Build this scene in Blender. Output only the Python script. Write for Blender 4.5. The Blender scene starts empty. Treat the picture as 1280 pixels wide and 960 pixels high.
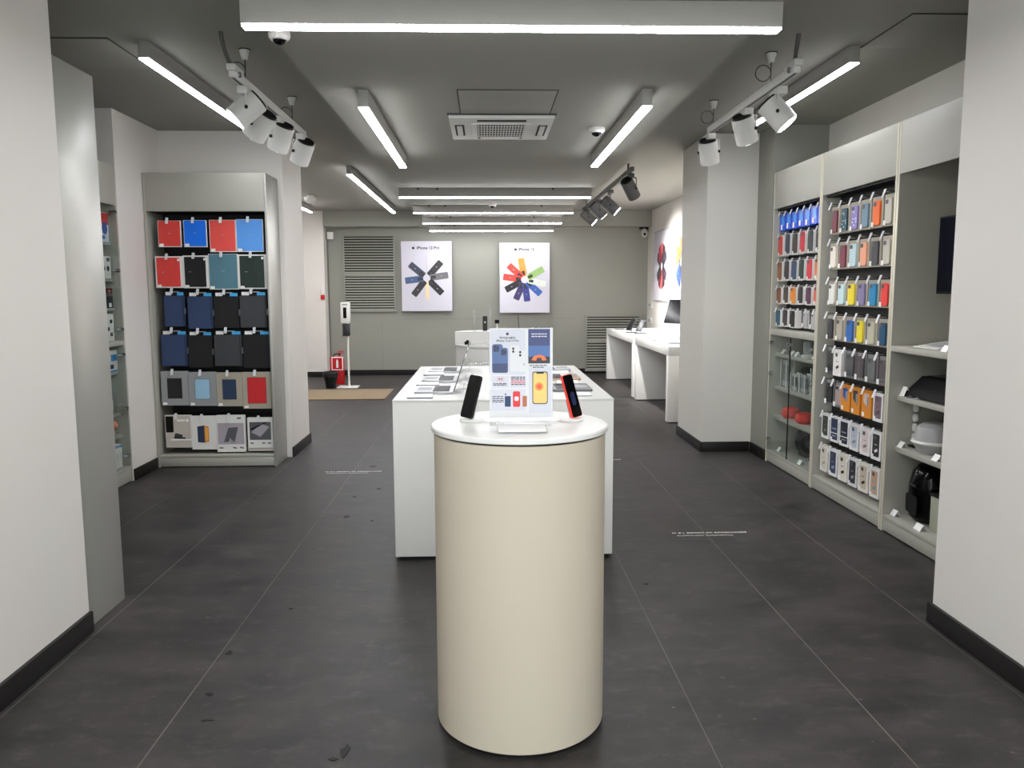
import bpy, bmesh, math, random
from mathutils import Vector, Matrix
random.seed(7)
SC = bpy.context.scene
COL = SC.collection
PI = math.pi
# ------------------------------------------------------------------ camera numbers (metres, pixels of a 1280x960 frame)
CF, CPIT, CYAW, CH, CROLL = 993.712, 0.116316, 0.033572, 1.45574, -0.00393
def at(px, py, **k):
    """point of the real plane x=, y= or z= seen at a pixel of the photograph"""
    X, Y = px - 640, py - 480
    cr, sr = math.cos(-CROLL), math.sin(-CROLL)
    X, Y = cr*X - sr*Y, sr*X + cr*Y
    xr, u = X/CF, -Y/CF
    cp, sp = math.cos(CPIT), math.sin(CPIT)
    yd, z = cp + sp*u, -sp + cp*u
    c, s = math.cos(CYAW), math.sin(CYAW)
    r = Vector((c*xr + s*yd, -s*xr + c*yd, z))
    if 'z' in k: t = (k['z'] - CH)/r.z
    elif 'y' in k: t = k['y']/r.y
    else: t = k['x']/r.x
    return Vector((0, 0, CH)) + r*t
# ------------------------------------------------------------------ materials
def lin(c):
    o = []
    for v in c:
        v = v/255.0
        o.append(v/12.92 if v <= .04045 else ((v + .055)/1.055)**2.4)
    return (o[0], o[1], o[2], 1)
MATS = {}
def mat(name, rgb, rough=.5, metal=0, var=.04, scale=6, spec=.5, emit=None, bump=0):
    if name in MATS: return MATS[name]
    m = bpy.data.materials.new(name); m.use_nodes = True
    nt = m.node_tree; b = nt.nodes['Principled BSDF']
    b.inputs['Roughness'].default_value = rough
    b.inputs['Metallic'].default_value = metal
    b.inputs['Specular IOR Level'].default_value = spec
    if emit:
        b.inputs['Base Color'].default_value = lin(rgb)
        b.inputs['Emission Color'].default_value = lin(rgb)
        b.inputs['Emission Strength'].default_value = emit
    else:
        tc = nt.nodes.new('ShaderNodeTexCoord'); n = nt.nodes.new('ShaderNodeTexNoise')
        n.inputs['Scale'].default_value = scale; n.inputs['Detail'].default_value = 4
        nt.links.new(tc.outputs['Object'], n.inputs['Vector'])
        mx = nt.nodes.new('ShaderNodeMix'); mx.data_type = 'RGBA'
        L = lin(rgb)
        mx.inputs[6].default_value = tuple(v*(1 - var) for v in L[:3]) + (1,)
        mx.inputs[7].default_value = tuple(min(1, v*(1 + var)) for v in L[:3]) + (1,)
        nt.links.new(n.outputs['Fac'], mx.inputs[0]); nt.links.new(mx.outputs[2], b.inputs['Base Color'])
        if bump:
            bp = nt.nodes.new('ShaderNodeBump'); bp.inputs['Strength'].default_value = bump; bp.inputs['Distance'].default_value = .002
            n2 = nt.nodes.new('ShaderNodeTexNoise'); n2.inputs['Scale'].default_value = 180
            nt.links.new(tc.outputs['Object'], n2.inputs['Vector'])
            nt.links.new(n2.outputs['Fac'], bp.inputs['Height']); nt.links.new(bp.outputs['Normal'], b.inputs['Normal'])
    MATS[name] = m
    return m
def glass(name, tint=(244, 247, 246), refl=.03, rough=.02):
    if name in MATS: return MATS[name]
    m = bpy.data.materials.new(name); m.use_nodes = True
    nt = m.node_tree; nt.nodes.clear()
    o = nt.nodes.new('ShaderNodeOutputMaterial'); t = nt.nodes.new('ShaderNodeBsdfTransparent'); g = nt.nodes.new('ShaderNodeBsdfGlossy')
    mx = nt.nodes.new('ShaderNodeMixShader'); lw = nt.nodes.new('ShaderNodeLayerWeight'); ad = nt.nodes.new('ShaderNodeMath')
    t.inputs[0].default_value = lin(tint); g.inputs['Roughness'].default_value = rough
    lw.inputs[0].default_value = .5
    pw = nt.nodes.new('ShaderNodeMath'); pw.operation = 'POWER'; pw.inputs[1].default_value = 4.0
    ad.operation = 'MULTIPLY_ADD'; ad.inputs[1].default_value = .20; ad.inputs[2].default_value = refl; ad.use_clamp = True
    nt.links.new(lw.outputs['Facing'], pw.inputs[0]); nt.links.new(pw.outputs[0], ad.inputs[0]); nt.links.new(ad.outputs[0], mx.inputs[0])
    nt.links.new(t.outputs[0], mx.inputs[1]); nt.links.new(g.outputs[0], mx.inputs[2]); nt.links.new(mx.outputs[0], o.inputs[0])
    MATS[name] = m
    return m
def floor_mat():
    m = bpy.data.materials.new('dark_stone_tile'); m.use_nodes = True; nt = m.node_tree; b = nt.nodes['Principled BSDF']
    N = nt.nodes.new; K = nt.links.new
    geo = N('ShaderNodeNewGeometry'); sep = N('ShaderNodeSeparateXYZ'); K(geo.outputs['Position'], sep.inputs[0])
    def line(sock, off, w):
        a = N('ShaderNodeMath'); a.operation = 'SUBTRACT'; a.inputs[1].default_value = off; K(sock, a.inputs[0])
        d = N('ShaderNodeMath'); d.operation = 'DIVIDE'; d.inputs[1].default_value = .6; K(a.outputs[0], d.inputs[0])
        r = N('ShaderNodeMath'); r.operation = 'ROUND'; K(d.outputs[0], r.inputs[0])
        s = N('ShaderNodeMath'); s.operation = 'SUBTRACT'; K(d.outputs[0], s.inputs[0]); K(r.outputs[0], s.inputs[1])
        ab = N('ShaderNodeMath'); ab.operation = 'ABSOLUTE'; K(s.outputs[0], ab.inputs[0])
        l = N('ShaderNodeMath'); l.operation = 'LESS_THAN'; l.inputs[1].default_value = w/.6; K(ab.outputs[0], l.inputs[0])
        f = N('ShaderNodeMath'); f.operation = 'FLOOR'; K(d.outputs[0], f.inputs[0])
        return l.outputs[0], f.outputs[0]
    lx, fx = line(sep.outputs[0], -1.083, .0018); ly, fy = line(sep.outputs[1], 2.739, .0010)
    gn = N('ShaderNodeTexNoise'); gn.inputs['Scale'].default_value = .9; gn.inputs['Detail'].default_value = 3; K(geo.outputs['Position'], gn.inputs['Vector'])
    gr = N('ShaderNodeMapRange'); gr.inputs[1].default_value = .36; gr.inputs[2].default_value = .60; gr.inputs[3].default_value = .25; gr.inputs[4].default_value = 1; K(gn.outputs['Fac'], gr.inputs[0])
    # joints that were never whitened: the ones under the middle of the room
    ab_ = N('ShaderNodeMath'); ab_.operation = 'SUBTRACT'; ab_.inputs[1].default_value = -.18; K(sep.outputs[0], ab_.inputs[0])
    ac_ = N('ShaderNodeMath'); ac_.operation = 'ABSOLUTE'; K(ab_.outputs[0], ac_.inputs[0])
    ad_ = N('ShaderNodeMapRange'); ad_.inputs[1].default_value = .45; ad_.inputs[2].default_value = .75; ad_.inputs[3].default_value = .12; ad_.inputs[4].default_value = 1; K(ac_.outputs[0], ad_.inputs[0])
    ml_ = N('ShaderNodeMath'); ml_.operation = 'MULTIPLY'; K(gr.outputs[0], ml_.inputs[0]); K(ad_.outputs[0], ml_.inputs[1])
    lxs = N('ShaderNodeMath'); lxs.operation = 'MULTIPLY'; K(lx, lxs.inputs[0]); K(ml_.outputs[0], lxs.inputs[1])
    cmb = N('ShaderNodeCombineXYZ'); K(fx, cmb.inputs[0]); K(fy, cmb.inputs[1])
    wn = N('ShaderNodeTexWhiteNoise'); wn.noise_dimensions = '3D'; K(cmb.outputs[0], wn.inputs['Vector'])
    # cloudy dust stretched sideways + fine scuffs
    mp = N('ShaderNodeMapping'); mp.inputs['Scale'].default_value = (1.0, 1.7, 1); K(geo.outputs['Position'], mp.inputs[0])
    n1 = N('ShaderNodeTexNoise'); n1.inputs['Scale'].default_value = 2.2; n1.inputs['Detail'].default_value = 9; n1.inputs['Roughness'].default_value = .68; K(mp.outputs[0], n1.inputs['Vector'])
    n2 = N('ShaderNodeTexNoise'); n2.inputs['Scale'].default_value = 7; n2.inputs['Detail'].default_value = 12; n2.inputs['Roughness'].default_value = .80; K(mp.outputs[0], n2.inputs['Vector'])
    r2 = N('ShaderNodeMapRange'); r2.inputs[1].default_value = .52; r2.inputs[2].default_value = .74; K(n2.outputs['Fac'], r2.inputs[0])
    c1 = N('ShaderNodeMix'); c1.data_type = 'RGBA'; c1.inputs[6].default_value = lin((36, 34, 34)); c1.inputs[7].default_value = lin((68, 63, 62))
    r1 = N('ShaderNodeMapRange'); r1.inputs[1].default_value = .36; r1.inputs[2].default_value = .66; K(n1.outputs['Fac'], r1.inputs[0]); K(r1.outputs[0], c1.inputs[0])
    c2 = N('ShaderNodeMix'); c2.data_type = 'RGBA'; c2.inputs[7].default_value = lin((108, 101, 99)); K(c1.outputs[2], c2.inputs[6])
    q = N('ShaderNodeMath'); q.operation = 'MULTIPLY'; q.inputs[1].default_value = .45; K(r2.outputs[0], q.inputs[0]); K(q.outputs[0], c2.inputs[0])
    # tile to tile tone
    tn = N('ShaderNodeMapRange'); tn.inputs[3].default_value = .90; tn.inputs[4].default_value = 1.08; K(wn.outputs['Value'], tn.inputs[0])
    hv = N('ShaderNodeHueSaturation'); K(tn.outputs[0], hv.inputs['Value']); K(c2.outputs[2], hv.inputs['Color'])
    c4 = N('ShaderNodeMix'); c4.data_type = 'RGBA'; c4.inputs[7].default_value = lin((36, 34, 34)); K(hv.outputs[0], c4.inputs[6])
    lys = N('ShaderNodeMath'); lys.operation = 'MULTIPLY'; lys.inputs[1].default_value = .75; K(ly, lys.inputs[0]); K(lys.outputs[0], c4.inputs[0])
    c3 = N('ShaderNodeMix'); c3.data_type = 'RGBA'; c3.inputs[7].default_value = lin((124, 117, 109)); K(c4.outputs[2], c3.inputs[6]); K(lxs.outputs[0], c3.inputs[0])
    # small pale scuffs
    mp3 = N('ShaderNodeMapping'); mp3.inputs['Scale'].default_value = (16, 34, 1); mp3.inputs['Rotation'].default_value = (0, 0, .5); K(geo.outputs['Position'], mp3.inputs[0])
    n3 = N('ShaderNodeTexNoise'); n3.inputs['Scale'].default_value = 1; n3.inputs['Detail'].default_value = 3; K(mp3.outputs[0], n3.inputs['Vector'])
    r3 = N('ShaderNodeMapRange'); r3.inputs[1].default_value = .71; r3.inputs[2].default_value = .78; r3.inputs[4].default_value = .5; K(n3.outputs['Fac'], r3.inputs[0])
    c5 = N('ShaderNodeMix'); c5.data_type = 'RGBA'; c5.inputs[7].default_value = lin((140, 133, 128)); K(c3.outputs[2], c5.inputs[6]); K(r3.outputs[0], c5.inputs[0])
    K(c5.outputs[2], b.inputs['Base Color'])
    rr = N('ShaderNodeMapRange'); rr.inputs[3].default_value = .38; rr.inputs[4].default_value = .62; K(n1.outputs['Fac'], rr.inputs[0]); K(rr.outputs[0], b.inputs['Roughness'])
    b.inputs['Specular IOR Level'].default_value = .4
    return m
M = dict(
 wall=mat('warm_white_paint', (226, 221, 215), .62, var=.02, scale=2, bump=.05),
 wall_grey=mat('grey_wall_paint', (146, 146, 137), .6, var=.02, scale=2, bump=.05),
 wall_mid=mat('pale_grey_paint', (210, 207, 199), .6, var=.02, scale=2, bump=.05),
 ceil=mat('grey_ceiling_paint', (146, 145, 137), .8, var=.02, scale=1.5, bump=.04),
 seam=mat('wall_joint_grey', (122, 122, 114), .7),
 base=mat('black_skirting', (27, 24, 23), .5, var=.15, scale=9, spec=.3),
 cab=mat('grey_laminate', (172, 170, 160), .42, var=.02, scale=3),
 cabsat=mat('satin_grey_metal_laminate', (178, 177, 170), .38, metal=.35, var=.03, scale=4),
 cabedge=mat('cream_edge_band', (205, 200, 180), .45, var=.02),
 black=mat('matte_black', (15, 15, 16), .6, var=.1, spec=.25),
 peg=mat('black_pegboard', (16, 16, 17), .6, var=.1),
 gloss=mat('gloss_black', (8, 8, 10), .12, var=.1, spec=.18), clip=mat('silver_clip', (204, 206, 208), .3, var=.03),
 white=mat('white_lacquer', (226, 225, 221), .30, var=.01),
 whitem=mat('matte_white', (232, 230, 226), .55, var=.02),
 paper=mat('white_paper', (212, 212, 215), .7, var=.01),
 tag=mat('price_label_white', (245, 245, 243), .6, var=.01),
 beige=mat('beige_laminate', (190, 180, 163), .6, spec=.25, var=.025, scale=2),
 chrome=mat('brushed_chrome', (200, 202, 205), .22, metal=1, var=.05),
 steel=mat('dark_steel', (70, 71, 74), .35, metal=.8, var=.08),
 lampgrey=mat('lamp_grey_paint', (205, 203, 198), .4, var=.02),
 lampdark=mat('lamp_dark_grey_paint', (92, 93, 95), .42, var=.04),
 housing=mat('light_housing_grey', (146, 143, 138), .5, var=.02),
 led=mat('led_diffuser', (251, 252, 255), .4, emit=18.0), ledside=mat('led_diffuser_side_run', (251, 252, 255), .4, emit=7.5),
 lampglow=mat('lamp_lens_glow', (245, 248, 255), .3, emit=9.0),
 rubber=mat('grey_conduit', (78, 76, 72), .5, var=.1),
 glass=glass('clear_glass'), acryl=glass('clear_acrylic', (250, 251, 251), .05, .03), smoke=glass('grey_plastic_shell', (120, 122, 126), .12, .08),
 red=mat('red_board', (222, 66, 60), .45, var=.03), redl=mat('coral_red_board', (232, 84, 78), .45, var=.03),
 blue=mat('bright_blue_board', (18, 116, 240), .45, var=.03), lblue=mat('sky_blue_board', (92, 156, 232), .45, var=.03),
 teal=mat('slate_teal_board', (84, 124, 140), .5, var=.04), dgreen=mat('dark_green_cover', (36, 50, 44), .5, var=.06),
 blackc=mat('black_cover', (24, 23, 26), .5, var=.1), navy=mat('navy_fabric', (44, 62, 98), .7, var=.06, scale=60),
 charc=mat('charcoal_fabric', (58, 59, 63), .7, var=.06, scale=60), blk2=mat('black_fabric', (20, 20, 22), .8, var=.1, scale=60),
 greybox=mat('grey_card_box', (150, 151, 153), .6, var=.02), tanbox=mat('taupe_card_box', (172, 164, 148), .6, var=.02),
 skyw=mat('pale_blue_leather', (158, 200, 226), .5, var=.05), navyw=mat('navy_leather', (42, 60, 88), .5, var=.08),
 redw=mat('crimson_leather', (208, 40, 44), .5, var=.05), blackw=mat('black_leather', (28, 27, 29), .45, var=.1),
 bluetag=mat('blue_sticker', (70, 168, 226), .5, var=.02), orange=mat('amber_print', (226, 142, 40), .5, var=.08),
 greyprint=mat('grey_mauve_print', (176, 168, 176), .5, var=.05), greydark=mat('slate_print', (92, 92, 98), .5, var=.1),
 photo=mat('desk_photo_print', (196, 188, 178), .5, var=.12, scale=14), silver=mat('silver_aluminium', (176, 177, 180), .33, metal=.75, var=.03),
 spacegrey=mat('space_grey_aluminium', (110, 110, 114), .36, metal=.7, var=.04), keys=mat('black_keys', (34, 34, 36), .5, var=.1),
 mag=mat('brown_doormat', (134, 116, 92), .95, var=.18, scale=40, bump=.6), redext=mat('fire_red', (190, 22, 26), .3, var=.04),
 bin=mat('black_bin_bag', (22, 26, 25), .35, var=.25, scale=20), pink=mat('speaker_red_plastic', (224, 60, 52), .5, var=.05),
 textgrey=mat('print_dark_grey', (62, 62, 66), .6, var=.02), textred=mat('print_red', (196, 66, 70), .6, var=.02),
 decal=mat('white_floor_vinyl', (238, 236, 230), .6, var=.02), dirt=mat('dark_dirt', (26, 24, 24), .7, var=.2),
 sage=mat('sage_box', (168, 170, 152), .6, var=.03), domeg=mat('pale_grey_plastic', (168, 168, 170), .35, var=.03),
 lock=mat('lock_screen_glow', (44, 52, 84), .1, var=.35, scale=40),
 lilac=mat('poster_pale_lilac', (208, 205, 216), .16, var=.01),
 monitor=mat('monitor_black_glass', (5, 5, 20), .2, var=.3, spec=.12),
)
def case(rgb, rough=.45, var=.04):
    return mat('case_%d_%d_%d' % rgb, rgb, rough, var=var)
# ------------------------------------------------------------------ mesh builder
class MB:
    def __init__(s): s.bm = bmesh.new(); s.mats = []
    def mi(s, m):
        if m not in s.mats: s.mats.append(m)
        return s.mats.index(m)
    def _merge(s, b2, m, T=None):
        if T is not None: bmesh.ops.transform(b2, matrix=T, verts=b2.verts)
        i = s.mi(m)
        for f in b2.faces: f.material_index = i
        me = bpy.data.meshes.new('tmp'); b2.to_mesh(me); b2.free()
        s.bm.from_mesh(me); bpy.data.meshes.remove(me)
        return s
    def box(s, x0, x1, y0, y1, z0, z1, m, bev=0, seg=2, T=None):
        x0, x1 = min(x0, x1), max(x0, x1); y0, y1 = min(y0, y1), max(y0, y1); z0, z1 = min(z0, z1), max(z0, z1)
        b = bmesh.new(); bmesh.ops.create_cube(b, size=1)
        for v in b.verts: v.co = Vector(((x0+x1)/2 + v.co.x*(x1-x0), (y0+y1)/2 + v.co.y*(y1-y0), (z0+z1)/2 + v.co.z*(z1-z0)))
        if bev: bmesh.ops.bevel(b, geom=list(b.edges), offset=bev, segments=seg, affect='EDGES', profile=.5)
        return s._merge(b, m, T)
    def cyl(s, p0, p1, r0, m, r1=None, seg=24, T=None):
        p0, p1 = Vector(p0), Vector(p1); d = p1 - p0; r1 = r0 if r1 is None else r1
        b = bmesh.new(); bmesh.ops.create_cone(b, cap_ends=True, segments=seg, radius1=r0, radius2=r1, depth=d.length)
        R = Vector((0, 0, 1)).rotation_difference(d.normalized()).to_matrix().to_4x4()
        bmesh.ops.transform(b, matrix=Matrix.Translation((p0+p1)/2) @ R, verts=b.verts)
        return s._merge(b, m, T)
    def sph(s, c, r, m, sc=(1, 1, 1), seg=24, T=None):
        b = bmesh.new(); bmesh.ops.create_uvsphere(b, u_segments=seg, v_segments=max(8, seg//2), radius=r)
        for v in b.verts: v.co = Vector((c[0] + v.co.x*sc[0], c[1] + v.co.y*sc[1], c[2] + v.co.z*sc[2]))
        return s._merge(b, m, T)
    def lathe(s, prof, c, m, seg=64, T=None):
        b = bmesh.new(); rings = []
        for r, z in prof:
            if r < 1e-6: rings.append([b.verts.new((c[0], c[1], c[2]+z))])
            else: rings.append([b.verts.new((c[0] + r*math.cos(2*PI*k/seg), c[1] + r*math.sin(2*PI*k/seg), c[2]+z)) for k in range(seg)])
        for A, B in zip(rings, rings[1:]):
            for k in range(seg):
                a, a2 = A[k % len(A)], A[(k+1) % len(A)]; q, q2 = B[k % len(B)], B[(k+1) % len(B)]
                vs = []
                for v in (a, a2, q2, q):
                    if v not in vs: vs.append(v)
                if len(vs) > 2: b.faces.new(vs)
        bmesh.ops.recalc_face_normals(b, faces=b.faces)
        return s._merge(b, m, T)
    def prism(s, pts, ext, m, T=None):
        """polygon (3D points) pushed along ext"""
        b = bmesh.new(); vs = [b.verts.new(p) for p in pts]; f = b.faces.new(vs)
        r = bmesh.ops.extrude_face_region(b, geom=[f])
        bmesh.ops.translate(b, vec=Vector(ext), verts=[v for v in r['geom'] if isinstance(v, bmesh.types.BMVert)])
        bmesh.ops.recalc_face_normals(b, faces=b.faces)
        return s._merge(b, m, T)
    def plate(s, o, u, v, w, h, t, rad, m, T=None, n=5):
        """rounded rectangle w x h in the plane u,v centred on o, thickness t along u x v"""
        o, u, v = Vector(o), Vector(u).normalized(), Vector(v).normalized(); nn = u.cross(v)
        pts = []
        rad = min(rad, w/2 - 1e-5, h/2 - 1e-5)
        if rad <= 0: pts = [(-w/2, -h/2), (w/2, -h/2), (w/2, h/2), (-w/2, h/2)]
        else:
            for cx, cy, a0 in ((w/2-rad, h/2-rad, 0), (-w/2+rad, h/2-rad, PI/2), (-w/2+rad, -h/2+rad, PI), (w/2-rad, -h/2+rad, 1.5*PI)):
                for k in range(n+1):
                    a = a0 + PI/2*k/n; pts.append((cx + rad*math.cos(a), cy + rad*math.sin(a)))
        return s.prism([o + u*a + v*b_ for a, b_ in pts], nn*t, m, T)
    def tube(s, pts, r, m, seg=10, T=None):
        pts = [Vector(p) for p in pts]; b = bmesh.new(); rings = []
        up = Vector((0, 0, 1))
        for i, p in enumerate(pts):
            d = (pts[min(i+1, len(pts)-1)] - pts[max(i-1, 0)]).normalized()
            a = d.cross(up) if abs(d.dot(up)) < .98 else d.cross(Vector((1, 0, 0))); a.normalize(); c = d.cross(a)
            rings.append([b.verts.new(p + a*r*math.cos(2*PI*k/seg) + c*r*math.sin(2*PI*k/seg)) for k in range(seg)])
        for A, B in zip(rings, rings[1:]):
            for k in range(seg): b.faces.new((A[k], A[(k+1) % seg], B[(k+1) % seg], B[k]))
        b.faces.new(rings[0]); b.faces.new(rings[-1][::-1])
        bmesh.ops.recalc_face_normals(b, faces=b.faces)
        return s._merge(b, m, T)
    def text(s, body, o, u, v, size, m, align='CENTER', depth=.0004, bold=0):
        cu = bpy.data.curves.new('t', 'FONT'); cu.body = body; cu.size = size; cu.align_x = align; cu.align_y = 'CENTER'
        cu.extrude = depth; cu.offset = bold; cu.resolution_u = 3
        ob = bpy.data.objects.new('t', cu); COL.objects.link(ob)
        dg = bpy.context.evaluated_depsgraph_get(); me = bpy.data.meshes.new_from_object(ob.evaluated_get(dg))
        bpy.data.objects.remove(ob); bpy.data.curves.remove(cu)
        u, v = Vector(u).normalized(), Vector(v).normalized(); n = u.cross(v)
        T = Matrix(((u.x, v.x, n.x, o[0]), (u.y, v.y, n.y, o[1]), (u.z, v.z, n.z, o[2]), (0, 0, 0, 1)))
        b = bmesh.new(); b.from_mesh(me); bpy.data.meshes.remove(me)
        return s._merge(b, m, T)
    def fruit(s, o, u, v, size, m, t=.0006):
        """small bitten-fruit emblem: body with a notch, and a leaf"""
        o, u, v = Vector(o), Vector(u).normalized(), Vector(v).normalized(); n = u.cross(v)
        pts = []
        for k in range(40):
            a = 2*PI*k/40; r = .42*(1 + .06*math.cos(2*a) - .10*max(0, math.sin(a))**6 - .06*max(0, -math.sin(a))**8)
            x, y = r*math.cos(a), r*math.sin(a)
            d = math.hypot(x - .50, y - .06)
            if d < .2: x = .5 - math.sqrt(max(0, .04 - (y-.06)**2))
            pts.append(o + u*x*size + v*y*size)
        s.prism(pts, n*t, m)
        lf = [(0, .46), (.03, .58), (.12, .68), (.2, .70), (.18, .58), (.1, .48)]
        return s.prism([o + u*a*size + v*b*size for a, b in lf], n*t, m)
    def greek(s, o, u, v, w, h, m, t=.0005, rng=None):
        """a line of unreadably small print: word-long dashes"""
        rng = rng or random; o, u, v = Vector(o), Vector(u).normalized(), Vector(v).normalized()
        x = -w/2
        while x < w/2 - h:
            l = min(rng.uniform(2.0, 5.0)*h, w/2 - x)
            s.plate(o + u*(x + l/2), u, v, l, h, t, 0, m); x += l + h*.7
        return s
MW = {}
def obj(name, mb, parent=None, kind=None, label=None, category=None, group=None, world=True):
    me = bpy.data.meshes.new(name)
    if parent is not None and world:
        bmesh.ops.transform(mb.bm, matrix=MW[parent].inverted(), verts=mb.bm.verts)
    mb.bm.to_mesh(me); mb.bm.free()
    for m in mb.mats: me.materials.append(m)
    me.polygons.foreach_set('use_smooth', [True]*len(me.polygons)); me.set_sharp_from_angle(angle=math.radians(32))
    o = bpy.data.objects.new(name, me); COL.objects.link(o)
    if parent is not None: o.parent = parent; MW[o] = MW[parent]
    else: MW[o] = Matrix()
    if kind: o['kind'] = kind
    if label: o['label'] = label
    if category: o['category'] = category
    if group: o['group'] = group
    return o
def single(name, mb, loc, label, category, group=None):
    """a thing of one mesh with its origin at loc"""
    bmesh.ops.translate(mb.bm, vec=-Vector(loc), verts=mb.bm.verts)
    o = obj(name, mb, None, None, label, category, group); o.location = loc; MW[o] = Matrix.Translation(loc)
    return o
def thing(name, loc, label, category, group=None, rotz=0):
    o = bpy.data.objects.new(name, None); COL.objects.link(o); o.empty_display_size = .05
    o.location = loc; o.rotation_euler = (0, 0, rotz); o['label'] = label; o['category'] = category
    if group: o['group'] = group
    MW[o] = Matrix.Translation(loc) @ Matrix.Rotation(rotz, 4, 'Z')
    return o
def B(x0, x1, y0, y1, z0, z1, m, bev=0): return MB().box(x0, x1, y0, y1, z0, z1, m, bev)
def struct(name, mb): return obj(name, mb, None, 'structure')
ORD = ['first', 'second', 'third', 'fourth', 'fifth', 'sixth', 'seventh', 'eighth']
X, Y, Z = Vector((1, 0, 0)), Vector((0, 1, 0)), Vector((0, 0, 1))
# ================================================================== THE ROOM
ZO, ZC = 2.81, 2.55          # outer ceiling, dropped middle
fl = MB().box(-3.8, 3.0, -1.7, 14.1, -.06, 0, None); fl.mats = [floor_mat()]
struct('floor', fl)
struct('ceiling', MB().box(-3.8, 3.0, -1.7, 14.1, ZO, ZO+.08, M['ceil']).box(-.905, 1.155, -1.7, 13.72, ZC, ZO, M['ceil']))                # dropped middle of the ceiling
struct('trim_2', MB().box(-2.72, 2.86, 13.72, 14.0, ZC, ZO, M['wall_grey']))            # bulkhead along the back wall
struct('wall_left', MB().box(-3.2, -1.72, -1.7, 3.36, 0, ZO, M['wall']))                # pier beside the entrance
struct('wall_left', MB().box(-3.25, -3.15, 3.36, 6.16, 0, ZO, M['wall_grey']))  # shade of the recess above the cabinet put into this greyer colour
struct('wall_left', MB().box(-3.25, -2.745, 6.16, 7.0, 0, ZO, M['wall']))
struct('wall_left', MB().box(-3.6, -1.715, 7.0, 7.69, 0, ZO, M['wall']))
struct('wall_left', MB().box(-3.7, -3.6, 7.0, 13.74, 0, ZO, M['wall']))
struct('wall_left', MB().box(-3.7, -2.72, 13.74, 14.0, 0, ZO, M['wall']))
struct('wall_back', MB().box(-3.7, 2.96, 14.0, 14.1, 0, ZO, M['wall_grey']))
struct('wall_right', MB().box(1.955, 2.96, -1.7, 3.29, 0, ZO, M['wall']))
struct('wall_right', MB().box(2.86, 2.96, 3.29, 7.93, 0, ZO, M['wall_mid']).box(2.86, 2.96, 7.93, 14.0, 0, ZO, M['wall']))
struct('wall_right', MB().box(2.405, 2.86, 6.68, 7.05, 0, ZO, M['wall_grey']))  # set in a darker grey than the wall faces beside it
struct('wall_right', MB().box(1.955, 2.86, 7.05, 7.93, 0, ZO, M['wall_mid']))
struct('wall_front', MB().box(-1.72, 1.955, -1.7, -1.6, 2.45, ZO, M['wall']).box(-1.72, 1.955, -1.7, -1.6, 0, .12, M['wall']))
wf = MB()
for x in (-1.69, -.48, .72, 1.925): wf.box(x-.03, x+.03, -1.68, -1.62, .12, 2.45, M['steel'], .003)
wf.box(-1.72, 1.955, -1.68, -1.62, .12, .18, M['steel']).box(-1.72, 1.955, -1.68, -1.62, 2.39, 2.45, M['steel']).box(-1.7, 1.94, -1.655, -1.645, .15, 2.42, M['glass'])
struct('added_window_1', wf)  # unseen shop window, added so fill light can enter from behind the camera
la = bpy.data.lights.new('fill_light', 'AREA'); la.shape = 'RECTANGLE'; la.size = 3.5; la.size_y = 2.2; la.energy = 55; la.color = (.93, .96, 1)  # lamp added outside the window to brighten the near pillars and pedestal
lo = bpy.data.objects.new('fill_light', la); COL.objects.link(lo); lo.location = (.12, -1.9, 1.3); lo.rotation_euler = (PI/2, 0, 0)
def skirting(name, *segs):
    m = MB()
    for s in segs: m.box(*s, 0, .09, M['base'], .003)
    struct(name, m)
skirting('baseboard_left', (-1.72, -1.702, -1.6, 3.36))
skirting('baseboard_left', (-2.745, -2.73, 6.17, 6.605))
skirting('baseboard_left', (-1.715, -1.70, 6.99, 7.705), (-3.55, -1.70, 7.69, 7.705))
skirting('baseboard_left', (-3.55, -2.705, 13.725, 13.74), (-2.72, -2.705, 13.74, 13.99))
skirting('baseboard_back', (-2.70, 2.84, 13.982, 14.0))
skirting('baseboard_right', (1.937, 1.955, -1.6, 3.305), (1.955, 2.3, 3.29, 3.305))
skirting('baseboard_right', (1.94, 1.955, 7.035, 7.945), (1.955, 2.39, 7.035, 7.05), (2.39, 2.405, 6.665, 7.035))
# seams of the back wall cladding
sm = MB()
for x in (-1.80, .9): sm.box(x-.002, x+.002, 13.996, 14.0, .1, .98, M['seam'])
sm.box(-1.5, 1.6, 13.996, 14.0, .975, .979, M['seam'])
struct('trim_3', sm)
# ================================================================== CEILING LIGHTS
def bar(yc, label, x0=-.907, x1=1.147):
    t = thing('linear_light', ((x0+x1)/2, yc, ZC), label, 'ceiling light', 'linear ceiling lights')
    obj('housing', MB().box(x0, x1, yc-.028, yc+.028, 2.455, ZC-.001, M['housing'], .002), t)
    obj('diffuser', MB().box(x0+.004, x1-.004, yc-.027, yc+.027, 2.446, 2.455, M['led'], .001), t)
    for fx in ((.1, .2, .8) if yc > 4 else ()):
        x = x0 + (x1-x0)*fx
        obj('mounting_clip', MB().box(x-.012, x+.012, yc-.033, yc-.028, 2.528, 2.549, M['steel'], .001), t)
bar(3.17, 'long linear ceiling light nearest the front, spanning the top of the photo')
bar(8.69, 'front one of four linear ceiling lights in a row at the back')
bar(10.39, 'second from front of four linear ceiling lights in a row at the back')
bar(11.95, 'third from front of four linear ceiling lights in a row at the back')
bar(13.45, 'rearmost linear ceiling light, right before the back wall')
def runlight(x, y0, y1, zb, ztop, label, led='led'):
    t = thing('linear_light', (x, (y0+y1)/2, ztop), label, 'ceiling light', 'linear ceiling lights')
    obj('housing', MB().box(x-.028, x+.028, y0, y1, zb+.003, ztop-.001, M['housing'], .002), t)
    obj('diffuser', MB().box(x-.027, x+.027, y0+.004, y1-.004, zb-.004, zb+.003, M[led], .001), t)
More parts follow.
